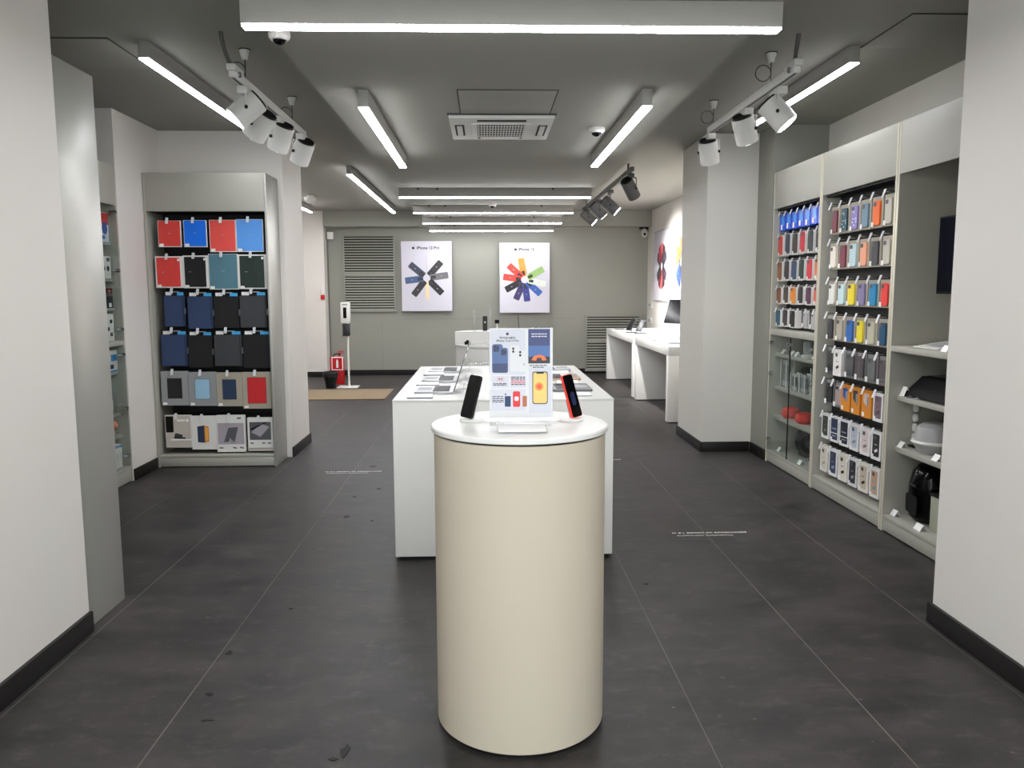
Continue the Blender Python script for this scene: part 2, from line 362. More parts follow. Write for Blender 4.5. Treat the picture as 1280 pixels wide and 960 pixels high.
runlight(-1.835, 4.54, 6.55, 2.715, ZO, 'linear ceiling light left of the left spotlight track, above the left shelving', 'ledside')
runlight(2.075, 4.55, 6.55, 2.715, ZO, 'linear ceiling light right of the right spotlight track, above the phone case bays', 'ledside')
runlight(-.655, 4.51, 6.64, 2.455, ZC, 'linear light on the dropped ceiling, left of the air conditioner')
runlight(.895, 4.46, 6.57, 2.455, ZC, 'linear light on the dropped ceiling, right of the air conditioner')
runlight(-1.455, 8.85, 13.1, 2.715, ZO, 'thin linear light left of the row of four, ending before the louvre')
runlight(-2.76, 9.2, 13.0, 2.715, ZO, 'linear light whose tip shows behind the left pillar')
bar(.7, 'added unseen linear ceiling light behind the viewpoint')  # unseen bar added to lift the lower part of the near pillars
runlight(-.60, -1.4, .5, 2.455, ZC, 'added unseen linear ceiling light behind the viewpoint, left side')  # unseen pair, added to light the near pillars and the pedestal sides
runlight(.84, -1.4, .5, 2.455, ZC, 'added unseen linear ceiling light behind the viewpoint, right side')  # other half of the added pair
# ---- spotlights
def head(c, d, label, group, body, back, top, L=.165, r=.070, watt=20, cone=62):
    c = Vector(c); d = Vector(d).normalized()
    t = thing('spotlight', (c.x, c.y, top), label, 'spotlight', group)
    a, b = c - d*L/2, c + d*L/2
    sh = MB().cyl(a, b - d*.03, r, body, seg=32).cyl(b - d*.03, b, r*.99, body, seg=32)
    h = obj('lamp_housing', sh, t)
    obj('heat_sink', MB().cyl(a - d*.012, a + d*.002, r*.84, back, seg=28), t)
    obj('lens', MB().cyl(b - d*.001, b + d*.004, r*.82, M['lampglow'], seg=28), t)
    sd = d.cross(Z).normalized()
    p = c + sd*(r + .006); tp = Vector((c.x, c.y, top))
    piv = Vector((c.x, c.y, top - .05))
    yk = MB()
    for s in (1, -1):
        e = c + sd*(r+.005)*s; e2 = Vector((e.x, e.y, piv.z))
        yk.tube([e, e + (e2-e)*.6, e2], .0055, body, 8); yk.cyl(c + sd*r*s, c + sd*(r+.012)*s, .010, back, seg=12)
    yk.tube([Vector(((c+sd*(r+.005)).x, (c+sd*(r+.005)).y, piv.z)), Vector(((c-sd*(r+.005)).x, (c-sd*(r+.005)).y, piv.z))], .0055, body, 8)
    obj('yoke', yk, t)
    obj('track_adapter', MB().box(c.x-.028, c.x+.028, c.y-.075, c.y+.075, top-.05, top-.0065, body, .004).cyl(piv - Z*.012, piv + Z*.004, .016, body), t)
    li = bpy.data.lights.new('spot_lamp', 'SPOT'); li.energy = watt; li.spot_size = math.radians(cone); li.spot_blend = .8; li.shadow_soft_size = .04
    li.color = (1, .975, .94)
    lo = bpy.data.objects.new('spot_lamp', li); COL.objects.link(lo)
    lo.location = b + d*.012; lo.rotation_euler = Vector((0, 0, -1)).rotation_difference(d).to_euler()
def track(x, y0, y1, zr, mounts, cord, label, m, ztop=ZO):
    t = thing('lighting_track', (x, (y0+y1)/2, zr), label, 'lighting track')
    obj('rail', MB().box(x-.019, x+.019, y0, y1, zr-.004, zr+.040, m, .002).box(x-.008, x+.008, y0+.02, y1-.02, zr-.0055, zr-.003, M['steel']), t)
    for my in mounts:
        obj('ceiling_canopy', MB().cyl((x, my, ztop-.006), (x, my, ztop-.001), .034, M['steel']).cyl((x, my, ztop-.055), (x, my, ztop-.006), .016, m, r1=.030), t)
        loop = [(x, my, ztop-.05), (x, my, zr+.11)]
        for k in range(22):
            a = PI/2 - 2*PI*k/21
            loop.append((x - .045 + .045*math.cos(a-PI/2), my, zr + .095 + .045*math.sin(a-PI/2)))
        loop += [(x, my, zr+.03)]
        obj('suspension_wire', MB().tube(loop, .0028, M['steel'], 6), t)
    if cord:
        cx, cy = cord
        pts = [(cx, cy, ztop-.001), (cx + (x-cx)*.1, cy + .01, ztop-.06), (cx+(x-cx)*.45, cy+.03, ztop-.13), (x, y0+.03, zr+.045)]
        pp = []
        for i in range(16):
            u = i/15; p = [0, 0, 0]
            for q, w in zip(pts, ((1-u)**3, 3*u*(1-u)**2, 3*u*u*(1-u), u**3)):
                for k in range(3): p[k] += q[k]*w
            pp.append(p)
        obj('conduit', MB().tube(pp, .011, M['rubber'], 10), t)
        obj('feed_box', MB().box(x-.024, x+.024, y0-.02, y0+.14, zr+.028, zr+.062, m, .004).cyl((x-.03, y0+.05, zr+.02), (x+.03, y0+.05, zr+.02), .016, M['chrome']), t)
ZR = 2.60
track(-1.338, 4.45, 6.15, ZR, (4.70, 5.80), (-1.37, 4.39), 'white spotlight track on the left with four lamps and grey conduit', M['lampgrey'])
track(1.656, 4.30, 5.95, ZR, (4.70, 5.86), (1.68, 4.36), 'white spotlight track on the right with three lamps and grey conduit', M['lampgrey'])
LG = 'white spotlights on the left track'; RG = 'white spotlights on the right track'; BG = 'dark grey spotlights on the rear track'
def hp(px, py, x): return at(px, py, x=x)
nth = ['first from the front', 'second from the front', 'third from the front', 'rearmost']
for k, (px, py, x, d) in enumerate([(308, 137, -1.335, (-.72, -.20, -.66)), (325, 157, -1.35, (-.60, .30, -.74)), (351, 172, -1.335, (-.40, .36, -.84)), (378, 190, -1.325, (-.42, .42, -.80))]):
    head(hp(px, py, x), d, 'white cylinder spotlight, %s of four on the left track' % nth[k], LG, M['lampgrey'], M['black'], ZR, watt=12 if k == 0 else 4)
for k, (px, py, x, d) in enumerate([(972, 142, 1.68, (.60, -.22, -.74)), (931, 162, 1.665, (.36, .36, -.86)), (886, 190, 1.66, (.24, .42, -.88))]):
    head(hp(px, py, x), d, 'white cylinder spotlight, %s of three on the right track' % (nth[k] if k < 2 else 'rearmost'), RG, M['lampgrey'], M['black'], ZR, watt=(9, 6, 5)[k])
track(1.55, 8.45, 12.6, 2.70, (), None, 'dark spotlight track before the right rear wall', M['lampdark'])
for yy in (8.7, 12.2): obj('stem', MB().cyl((1.55, yy, 2.73), (1.55, yy, ZO-.001), .012, M['lampdark']), [o for o in COL.objects if o.name.startswith('lighting_track')][-1])
for k, (px, py, d) in enumerate([(788, 236, (.50, .50, -.72)), (763, 257, (.72, -.12, -.64)), (748, 263, (.68, .10, -.70)), (736, 272, (.72, -.12, -.64))]):
    head(hp(px, py, 1.57), d, 'dark grey cylinder spotlight, %s of four on the rear track' % nth[k], BG, M['lampdark'], M['black'], 2.70, L=.22, r=.07, watt=100, cone=110)
# ---- air conditioner, hatches, domes
t = thing('air_conditioner', (.115, 5.44, ZC), 'square ceiling cassette air conditioner with a central grille', 'air conditioner')
pn = MB().box(-.215, .445, 5.09, 5.79, ZC-.030, ZC-.001, M['lampgrey'], .008).box(-.225, .455, 5.078, 5.086, ZC-.012, ZC-.001, M['steel'])
obj('panel', pn, t)
g = MB().box(-.075, .305, 5.24, 5.66, ZC-.036, ZC-.028, M['lampgrey'], .002).box(-.04, .27, 5.25, 5.64, ZC-.0375, ZC-.035, M['black'])
for k in range(17): g.box(-.035+k*.0185, -.028+k*.0185, 5.252, 5.638, ZC-.041, ZC-.036, M['lampgrey'])
for k in range(5): g.box(-.04, .27, 5.29+k*.075, 5.295+k*.075, ZC-.0415, ZC-.037, M['lampgrey'])
obj('intake_grille', g, t)
obj('front_slot', MB().box(-.04, .27, 5.135, 5.185, ZC-.0315, ZC-.0295, M['black']), t)
for x0, x1 in ((-.185, -.125), (.355, .415)):
    fl_ = obj('air_flap', MB().box(x0, x1, 5.29, 5.63, ZC-.0325, ZC-.029, M['black']).box(x0+.012, x1-.012, 5.31, 5.61, ZC-.036, ZC-.032, M['lampgrey'], .002), t)
for xx in (-.03, .26): obj('latch', MB().cyl((xx, 5.72, ZC-.033), (xx, 5.72, ZC-.028), .010, M['black']), t)
def hatch(x0, x1, y0, y1, z, label):
    t = thing('access_hatch', ((x0+x1)/2, (y0+y1)/2, z), label, 'ceiling hatch')
    obj('gap', MB().box(x0, x1, y0, y1, z-.002, z-.0005, M['black']), t)
    obj('hatch_panel', MB().box(x0+.007, x1-.007, y0+.012, y1-.007, z-.005, z-.0015, M['ceil'], .001), t)
hatch(-.145, .415, 4.50, 5.076, ZC, 'square ceiling access hatch in front of the air conditioner')
hatch(-2.6, -2.005, 4.505, 5.08, ZO, 'ceiling access hatch at upper left, above the panelled side of shelving')
hatch(2.12, 2.72, 4.035, 4.60, ZO, 'ceiling access hatch at upper right, before the phone case bays')
def dome(x, y, z, label, r=.045):
    t = thing('dome_camera', (x, y, z), label, 'security camera', 'dome cameras on the ceiling')
    obj('camera_base', MB().lathe([(0, -.001), (r, -.001), (r*1.02, -.02), (r*.8, -.034), (0, -.034)], (x, y, z), M['whitem'], 32), t)
    obj('dark_dome', MB().sph((x, y, z-.032), r*.62, M['gloss'], (1, 1, .75)), t)
dome(.765, 5.52, ZC, 'white dome camera on the dropped ceiling right of the air conditioner', .055)
dome(-.862, 3.55, ZC, 'dome camera under the left end of the front light')
dome(.105, 10.2, ZC, 'dome camera between the first two lights of the rear row', .05)
t = thing('smoke_detector', (-2.45, 11.55, ZO), 'round white detector on the ceiling peeping out behind the left pillar', 'smoke detector')
obj('detector_base', MB().cyl((-2.45, 11.55, ZO-.03), (-2.45, 11.55, ZO-.001), .055, M['lampgrey']), t)
obj('detector_head', MB().lathe([(0, -.03), (.085, -.03), (.085, -.07), (.05, -.105), (0, -.105)], (-2.45, 11.55, ZO), M['lampgrey'], 36), t)
# ================================================================== PACKS
class Frame:
    def __init__(s, o, u): s.o = Vector(o); s.u = Vector(u).normalized(); s.v = Z; s.n = s.u.cross(Z)
    def pt(s, du, dv, d): return s.o + s.u*du + s.v*dv + s.n*d
    def pl(s, mb, du, dv, w, h, d0, t, rad, m, ang=0):
        u, v = s.u, s.v
        if ang: u, v = s.u*math.cos(ang) + s.v*math.sin(ang), -s.u*math.sin(ang) + s.v*math.cos(ang)
        return mb.plate(s.pt(du, dv, d0), u, v, w, h, t, rad, m)
def price(F, t, du, dv, d, w=.026, h=.022):
    obj('price_label', F.pl(MB(), du, dv, w, h, d, .0006, 0, M['tag']), t)
def pack_thing(o, label, cat, group): return thing(NAME.get(cat, 'boxed_case'), o, label, cat, group)
NAME = {'tablet case': 'tablet_case', 'phone case': 'phone_case', 'keyboard case': 'keyboard_case'}
def p_flat(o, u, w, h, face, label, cat, group, T=.018):
    F = Frame(o, u); t = pack_thing(o, label, cat, group)
    obj('sleeve_board', F.pl(MB(), 0, h/2, w, h, 0, T, .003, M['whitem']), t)
    f = F.pl(MB(), 0, h/2 + .002, w-.009, h-.009, T, .002, .004, face)
    F.pl(f, 0, h*.52, .022, .005, T+.002, .0004, 0, M['silver'])
    obj('front_cover', f, t); price(F, t, -w/2+.026, .016, T+.002, .034, .022)
    return t
def p_cover(o, u, w, h, face, label, cat, group, T=.034):
    F = Frame(o, u); t = pack_thing(o, label, cat, group)
    obj('carton', F.pl(MB(), 0, h/2, w, h, 0, T, .003, M['whitem']), t)
    f = F.pl(MB(), -.004, h/2, w-.034, h-.022, T, .004, .006, face)
    for k in (.08, .16, .30): F.pl(f, w*k, h/2, w*.05, h-.024, T+.004, .003, 0, face)
    F.pl(f, -w*.22, h*.5, .02, .005, T+.004, .0004, 0, M['silver'])
    obj('folding_cover', f, t); price(F, t, -w/2+.03, .016, T+.004, .032, .02)
    obj('round_sticker', MB().cyl(F.pt(w*.36, h-.03, T+.004), F.pt(w*.36, h-.03, T+.006), .011, M['tag'], seg=16), t)
    return t
def p_hanger(o, u, w, h, fab, label, cat, group, T=.03):
    F = Frame(o, u); t = pack_thing(o, label, cat, group)
    hd = F.pl(MB(), 0, h-.022, w, .044, T*.3, .004, .003, M['black'])
    F.pl(hd, -w*.30, h-.026, w*.28, .028, T*.3+.004, .0006, 0, M['tag']); F.pl(hd, 0, h-.012, w*.5, .008, T*.3+.004, .0006, 0, M['greybox'])
    obj('header_card', hd, t)
    obj('blue_sticker', F.pl(MB(), w*.30, h-.028, w*.32, .026, T*.3+.004, .001, 0, M['bluetag']), t)
    b = F.pl(MB(), 0, (h-.044)/2, w, h-.044, 0, T, .006, fab)
    F.pl(b, w*.46, (h-.044)/2, .004, h-.06, T, .004, 0, M['steel'])
    obj('folio_cover', b, t)
    obj('elastic_loop', F.pl(MB(), w/2+.004, h*.42, .008, .05, T*.3, .012, .003, M['silver']), t)
    return t
def p_window(o, u, w, h, box, inner, label, cat, group, big=False, T=.03):
    F = Frame(o, u); t = pack_thing(o, label, cat, group)
    obj('carton', F.pl(MB(), 0, h/2, w, h, 0, T, .003, box), t)
    ww, hh = (w*.64, h*.70) if big else (w*.52, h*.58)
    i = F.pl(MB(), 0, h*.50, ww+.006, hh+.006, T, .0005, .004, M['greydark']); F.pl(i, 0, h*.50, ww, hh, T+.0005, .003, .006, inner)
    F.pl(i, ww*.05, h*.56, ww*.8, .003, T+.0035, .0006, 0, inner, .5)
    obj('leather_sleeve', i, t); price(F, t, -w/2+.028, .016, T, .034, .02)
    return t
def p_photo(o, u, w, h, style, label, cat, group, T=.034):
    F = Frame(o, u); t = pack_thing(o, label, cat, group)
    obj('carton', F.pl(MB(), 0, h/2, w, h, 0, T, .003, M['whitem']), t)
    p = MB()
    if style == 0:
        F.pl(p, 0, h/2, w-.006, h-.006, T, .0006, 0, M['photo'])
        F.pl(p, -w*.33, h*.72, w*.30, h*.5, T+.0006, .0006, .004, M['gloss']); F.pl(p, .0, h*.36, w*.30, h*.13, T+.0006, .0006, .003, M['charc'], -.25)
        F.pl(p, .01, h*.30, w*.45, h*.05, T+.0012, .0006, .003, M['blackc'], -.05); F.pl(p, .02, h*.24, w*.8, h*.04, T+.0006, .0004, .003, M['tag'])
        F.pl(p, w*.12, h*.84, w*.3, h*.05, T+.0006, .0006, 0, M['tag']); F.pl(p, w*.36, h*.84, w*.1, h*.08, T+.0006, .0006, 0, M['tag'])
    elif style == 1:
        p.prism([F.pt(a*w, b*h, T) for a, b in ((-.26, .22), (.02, .20), (.02, .72), (-.26, .69))], F.n*.0006, M['navyw'])
        p.prism([F.pt(a*w, b*h, T) for a, b in ((.02, .20), (.20, .24), (.20, .68), (.02, .72))], F.n*.0006, M['orange'])
        p.prism([F.pt(a*w, b*h, T+.0006) for a, b in ((.06, .26), (.16, .28), (.16, .64), (.06, .67))], F.n*.0006, case((240, 180, 90)))
    elif style == 2:
        F.pl(p, 0, h*.50, w*.92, h*.58, T, .0006, 0, M['greyprint'])
        p.prism([F.pt(a*w, b*h, T+.0006) for a, b in ((-.26, .27), (-.08, .66), (.26, .68), (.12, .26), (-.05, .38), (-.08, .28))], F.n*.0006, M['greydark'])
        p.prism([F.pt(a*w, b*h, T+.0012) for a, b in ((-.06, .40), (.12, .26), (.02, .24))], F.n*.0006, M['greybox'])
        F.pl(p, .3*w, h*.92, w*.14, h*.04, T, .0006, 0, M['greydark'])
        for a in (-.36, .12, .36): F.pl(p, a*w, h*.11, w*.14, h*.035, T, .0006, 0, M['greydark'], -.2*(a > 0))
    else:
        F.pl(p, .0, h*.60, w*.84, h*.54, T, .0006, 0, M['greydark'])
        p.prism([F.pt(a*w, b*h, T+.0006) for a, b in ((-.36, .56), (.0, .42), (.36, .72), (.06, .82))], F.n*.0006, M['greyprint'])
        p.prism([F.pt(a*w, b*h, T+.0006) for a, b in ((-.40, .66), (-.36, .62), (.3, .86), (.2, .86))], F.n*.0006, M['black'])
        F.pl(p, 0, h*.06, w*.96, h*.06, T, .0006, 0, M['tanbox'])
        for a in (-.34, .12, .34): F.pl(p, a*w, h*.23, w*.12, h*.04, T, .0006, 0, M['greydark'])
    obj('printed_front', p, t)
    return t
def cutout(F, p, du, dv, cw, ch, d, m=None):
    """camera opening of a phone case"""
    F.pl(p, du - cw*.23, dv + ch*.5 - ch*.13, cw*.40, ch*.17, d, .0012, .006, m or M['greydark'])
def p_case(o, u, w, h, col, label, cat, group, card=None, T=.020, cw=.074, ch=.150, pattern=None, dv=0):
    F = Frame(o, u); t = pack_thing(o, label, cat, group)
    card = card or M['tanbox']
    obj('backing_card', F.pl(MB(), 0, h/2, w, h, 0, T, .004, card), t)
    cw, ch = min(cw, w*.78), min(ch, h*.80)
    cy = h*.47 + dv
    p = F.pl(MB(), 0, cy, cw, ch, T, .010, .013, col); F.pl(p, 0, cy, cw-.006, ch-.006, T+.010, .001, .011, col)
    cutout(F, p, 0, cy, cw, ch, T+.0108)
    if pattern:
        r = random.Random(len(label))
        for k in range(9): F.pl(p, r.uniform(-.36, .36)*cw, cy + r.uniform(-.42, .30)*ch, .018, .006, T+.0108, .0006, .0028, pattern, r.uniform(0, 3))
    obj('case_shell', p, t); price(F, t, -w/2+.020, .022, T+.011, .024, .030)
    return t
def p_leather(o, u, w, h, col, label, cat, group, T=.055):
    F = Frame(o, u); t = pack_thing(o, label, cat, group)
    obj('carton', F.pl(MB(), 0, h/2, w, h, 0, T, .003, M['whitem']), t)
    p = F.pl(MB(), 0, h*.53, w-.008, h*.90, T, .006, .012, col); cutout(F, p, 0, h*.53, w-.008, h*.9, T+.0055)
    obj('case_shell', p, t); price(F, t, -w/2+.018, .018, T+.006, .024, .024)
    return t
def p_blue(o, u, w, h, label, cat, group, T=.05):
    F = Frame(o, u); t = pack_thing(o, label, cat, group)
    b = F.pl(MB(), 0, h/2, w, h, 0, T, .006, case((26, 88, 226), .25)); F.pl(b, w*.1, h*.62, w*.55, h*.6, T, .001, .004, case((60, 150, 246), .25))
    obj('blister_pack', b, t); price(F, t, -w*.1, .03, T+.001, .026, .040)
    return t
def p_clear(o, u, w, h, inner, label, cat, group, T=.035, card=None):
    F = Frame(o, u); t = pack_thing(o, label, cat, group)
    c = F.pl(MB(), 0, h/2, w, h, 0, .004, .003, card or M['greybox']); obj('backing_card', c, t)
    p = F.pl(MB(), 0, h*.50, w*.74, h*.78, .006, .010, .011, inner); cutout(F, p, 0, h*.5, w*.74, h*.78, .016)
    obj('case_shell', p, t)
    sh = F.pl(MB(), 0, h/2, w, h, .022, .0025, .004, M['acryl'])
    for s in (-1, 1): sh.plate(F.pt(s*(w/2-.001), h/2, .004), F.n, F.v, .036, h, .0015, 0, M['acryl'])
    obj('clear_lid', sh, t); price(F, t, -w/2+.022, .024, .0248, .028, .034)
    return t
def p_kraft(o, u, w, h, inner, label, cat, group, T=.035):
    F = Frame(o, u); t = pack_thing(o, label, cat, group)
    obj('carton', F.pl(MB(), 0, h/2, w, h, 0, T, .003, M['orange']), t)
    p = MB().prism([F.pt(a*w, b*h, T) for a, b in ((-.30, .90), (.24, .90), (.24, .36), (-.30, .58))], F.n*.001, inner)
    p.prism([F.pt(a*w, b*h, T+.001) for a, b in ((.05, .78), (.24, .80), (.24, .36), (.05, .46))], F.n*.0006, M['greybox'])
    obj('window_case', p, t); price(F, t, -w/2+.02, .022, T, .026, .026)
    return t
def p_print(o, u, w, h, edge, face, acc, label, cat, group, T=.034, split=False):
    F = Frame(o, u); t = pack_thing(o, label, cat, group)
    obj('carton', F.pl(MB(), 0, h/2, w, h, 0, T, .003, edge), t)
    p = MB()
    if split:
        F.pl(p, 0, h*.66, w*.80, h*.56, T, .0008, .003, face); F.pl(p, 0, h*.22, w*.80, h*.24, T, .0008, .003, face)
        F.pl(p, 0, h*.54, w*.5, h*.03, T+.0008, .0006, 0, acc); F.pl(p, 0, h*.25, w*.45, h*.025, T+.0008, .0006, 0, acc)
    else:
        F.pl(p, 0, h*.52, w*.72, h*.80, T, .0015, .010, face); F.pl(p, -.01, h*.80, w*.24, h*.13, T+.0015, .0008, .005, M['greydark'])
        F.pl(p, .006, h*.34, w*.34, h*.10, T+.0015, .0008, .003, acc, .4); F.pl(p, .0, h*.55, w*.3, h*.02, T+.0015, .0006, 0, acc)
    obj('printed_front', p, t); price(F, t, -w/2+.02, .02, T+.002, .026, .028)
    return t
def hook(cabinet, o, n, back, tagw=.024, tagh=.05, m=None):
    """single prong hook with a price clip at its tip, a part of the cabinet; o = tip"""
    o, n = Vector(o), Vector(n)
    h = obj('hook', MB().tube([o - n*back, o - n*.01, o + n*.004 - Z*.001], .0032, M['chrome'], 8), cabinet)
    u = -n.cross(Z)
    obj('price_clip', MB().plate(o + n*.005 - Z*.012 , u, (Z*.94 + -n*.34).normalized(), tagw, tagh, .003, .003, m or M['silver']), h)
# ================================================================== TABLET CASE DISPLAY (left, faces the camera)
def open_display(x0, x1, y0, y1, sgn, label, open_w=.020):
    """tall display unit; sgn -1: front at y0"""
    t = thing('display_cabinet', ((x0+x1)/2, (y0+y1)/2, 0), label, 'display cabinet')
    f, bk = (y0, y1) if sgn < 0 else (y1, y0)
    i = -sgn
    obj('side_panel', B(x0, x0+open_w, y0, y1, 0, 2.41, M['cab'], .002), t)
    obj('side_panel', B(x1-open_w, x1, y0, y1, 0, 2.41, M['cabsat'], .002), t)
    obj('header_panel', B(x0+open_w, x1-open_w, f+i*.002, f+i*.03, 2.106, 2.41, M['cab'], .002), t)
    obj('top_panel', B(x0+open_w, x1-open_w, f+i*.03, bk, 2.38, 2.405, M['cab']), t)
    obj('pegboard', B(x0+open_w, x1-open_w, bk - i*.04, bk, .0, 2.38, M['peg']), t)
    obj('soffit', B(x0+open_w, x1-open_w, f+i*.03, bk - i*.04, 2.106, 2.12, M['peg']), t)
    obj('plinth', B(x0+open_w, x1-open_w, f+i*.004, f+i*.028, .008, .082, M['cab'], .002), t)
    obj('bottom_shelf', B(x0+open_w, x1-open_w, f+i*.002, bk-i*.04, .084, .104, M['cab'], .002), t)
    return t
tab = open_display(-2.742, -1.758, 6.618, 6.985, -1, 'tall grey display cabinet of tablet cases hanging on a black pegboard')
open_display(-2.742, -1.735, 3.372, 3.728, 1, 'tall grey display cabinet seen from its blank satin side, beside the left pier')
for k in range(6):
    zz = 1.98 - k*.315
    obj('peg_rail', B(-2.714, -1.786, 6.925, 6.945, zz-.012, zz+.012, M['black'], .002), tab)
YF = 6.665
G = 'tablet cases on the left pegboard'
ROWN = ['top row', 'second row', 'third row', 'fourth row', 'fifth row', 'bottom row']
defs = [
 [('flat', 198.2, 225, 275.7, 308.8, 'red', 'small red tablet sleeve with white edges'), ('flat', 230.3, 257.2, 275.1, 308.8, 'blue', 'small vivid blue tablet sleeve'), ('flat', 262.8, 293.9, 274.8, 315, 'redl', 'large coral red tablet sleeve'), ('flat', 296.2, 328, 274, 314.8, 'lblue', 'large sky blue tablet sleeve')],
 [('cover', 195.2, 229.5, 320.3, 360, 'red', 'red folding tablet cover in a white carton'), ('cover', 229.8, 261.6, 319.3, 360.3, 'blackc', 'black folding tablet cover in a white carton'), ('flat', 262, 298, 317.3, 361.9, 'teal', 'wide slate teal tablet sleeve'), ('cover', 298.8, 332.5, 318, 361.3, 'dgreen', 'dark green folding tablet cover in a white carton')],
 [('hang', 206.5, 229, 363, 408, 'navy', 'narrow navy folio tablet case with blue sticker'), ('hang', 236, 266, 364, 411, 'navy', 'wide navy folio tablet case with blue sticker'), ('hang', 268.5, 298.5, 364, 410, 'blk2', 'black folio tablet case with blue sticker'), ('hang', 301, 332, 363, 409.5, 'charc', 'charcoal folio tablet case with blue sticker')],
 [('hang', 203, 235, 412, 457.5, 'navy', 'navy folio tablet case at the left end'), ('hang', 236.5, 264, 413, 459.5, 'blk2', 'black folio tablet case beside the navy one'), ('hang', 269, 301, 412, 457.5, 'charc', 'charcoal folio tablet case between two black ones'), ('hang', 305, 336.5, 412, 460, 'blk2', 'black folio tablet case at the right end')],
 [('win', 202.5, 236, 464, 507, 'greybox', 'blackw', 'grey carton showing a black leather sleeve'), ('win', 236.9, 270.6, 465, 507.5, 'greybox', 'skyw', 'grey carton showing a pale blue leather sleeve'), ('win', 271.7, 303.5, 465.6, 508, 'tanbox', 'navyw', 'taupe carton showing a navy leather sleeve'), ('win', 304.2, 338, 465, 511, 'tanbox', 'redw', 'taupe carton showing a large crimson sleeve')],
 [('ph', 208, 239.5, 519, 559.5, 0, 'tablet case carton with a desk photo'), ('ph', 240.6, 270.6, 520, 562, 1, 'white tablet case carton with navy and amber picture'), ('ph', 272, 305.5, 519, 565, 2, 'white carton picturing a grey folding stand case'), ('ph', 310.5, 340.5, 522, 563.5, 3, 'white carton picturing a flat tablet keyboard case')],
]
for r, row in enumerate(defs):
    for k, d in enumerate(row):
        a = at(d[1], d[4], y=YF); b = at(d[2], d[3], y=YF)
        bx = min(b.x, -1.782 - (.008 if d[0] == 'hang' else 0))
        if k < 3: bx = min(bx, at(row[k+1][1], row[k+1][4], y=YF).x - (.012 if d[0] == 'hang' else .003))
        b.x = bx
        w, h = b.x - a.x, b.z - a.z
        kind = d[0]; lab = d[-1] + ', ' + ROWN[r] + ' of left display'
        T = {'flat': .02, 'cover': .038, 'hang': .03, 'win': .033, 'ph': .035}[kind]
        o = Vector(((a.x+b.x)/2, YF + T, a.z)); cat = 'keyboard case' if d[-1].endswith('keyboard case') else 'tablet case'
        if kind == 'flat': p_flat(o, X, w, h, M[d[5]], lab, cat, G)
        elif kind == 'cover': p_cover(o, X, w, h, M[d[5]], lab, cat, G)
        elif kind == 'hang': p_hanger(o, X, w, h, M[d[5]], lab, cat, G)
        elif kind == 'win': p_window(o, X, w, h, M[d[5]], M[d[6]], lab, cat, G, d[6] == 'redw')
        else: p_photo(o, X, w, h, d[5], lab, cat, G)
        tz = b.z + .008
        hook(tab, ((a.x+b.x)/2 - .005, YF - .022, tz), -Y, .285, .022, .052, M['clip'])
# ================================================================== RIGHT WALL BAYS (face -x)
XF, XB = 2.40, 2.855
def bay(y0, y1, label, name='display_cabinet'):
    t = thing(name, ((XF+XB)/2, (y0+y1)/2, 0), label, 'display cabinet')
    for a, b in ((y0, y0+.024), (y1-.024, y1)):
        s = obj('side_panel', B(XF+.002, XB, a, b, 0, 2.415, M['cab']), t)
        obj('edge_band', B(XF, XF+.002, a+.003, b-.003, 0.001, 2.414, M['cabedge']), s)
    a, b = y0+.024, y1-.024
    obj('header_panel', B(XF+.001, XF+.03, a, b, 2.118, 2.415, M['cab'], .001), t)
    obj('top_panel', B(XF+.03, XB, a, b, 2.39, 2.41, M['cab']), t)
    obj('back_panel', B(XB-.02, XB, a, b, 0, 2.39, M['cab']), t)
    obj('plinth', B(XF+.004, XF+.03, a, b, .008, .082, M['cab'], .002), t)
    obj('bottom_shelf', B(XF+.001, XB-.02, a, b, .084, .104, M['cab'], .002), t)
    return t, a, b
bay1, a1, b1 = bay(5.70, 6.645, 'grey shelving bay beside the right pillar, with glass doors below')
bay2, a2, b2 = bay(4.645, 5.698, 'grey phone case bay between the glass door bay and the monitor bay')
bay3, a3, b3 = bay(3.50, 4.643, 'grey open shelving bay with a monitor, partly hidden by the right pier')
obj('pegboard', B(2.53, 2.55, a1, b1, 1.14, 2.116, M['peg']), bay1); obj('pegboard', B(2.53, 2.55, a2, b2, .106, 2.116, M['peg']), bay2)
obj('soffit', B(XF+.03, 2.53, a1, b1, 2.105, 2.116, M['peg']), bay1); obj('soffit', B(XF+.03, 2.53, a2, b2, 2.105, 2.116, M['peg']), bay2)
obj('middle_shelf', B(XF, XB-.02, a1, b1, 1.085, 1.135, M['cab'], .002), bay1)
for z in (.93, .65, .40): obj('shelf', B(2.45, XB-.02, a1, b1, z-.028, z, M['cab'], .002), bay1)
ym = 6.165
for k, (y0, y1) in enumerate(((a1+.003, ym-.002), (ym+.002, b1-.003))):
    d = obj('glass_door', B(XF-.004, XF+.001, y0, y1, .112, 1.078, M['glass']), bay1)
    obj('door_edge', B(XF-.0045, XF+.0015, (y1-.004 if k == 0 else y0), (y1 if k == 0 else y0+.004), .112, 1.078, M['black']), d)
    hy = y1-.02 if k else y0+.02
    for z in (.20, .76, 1.02): obj('hinge', MB().cyl((XF-.012, hy, z), (XF+.02, hy, z), .014, M['chrome'], seg=16), d)
    obj('handle', MB().cyl((XF-.016, ym + (.03 if k else -.03), 1.03), (XF-.002, ym + (.03 if k else -.03), 1.03), .011, M['chrome'], seg=16), d)
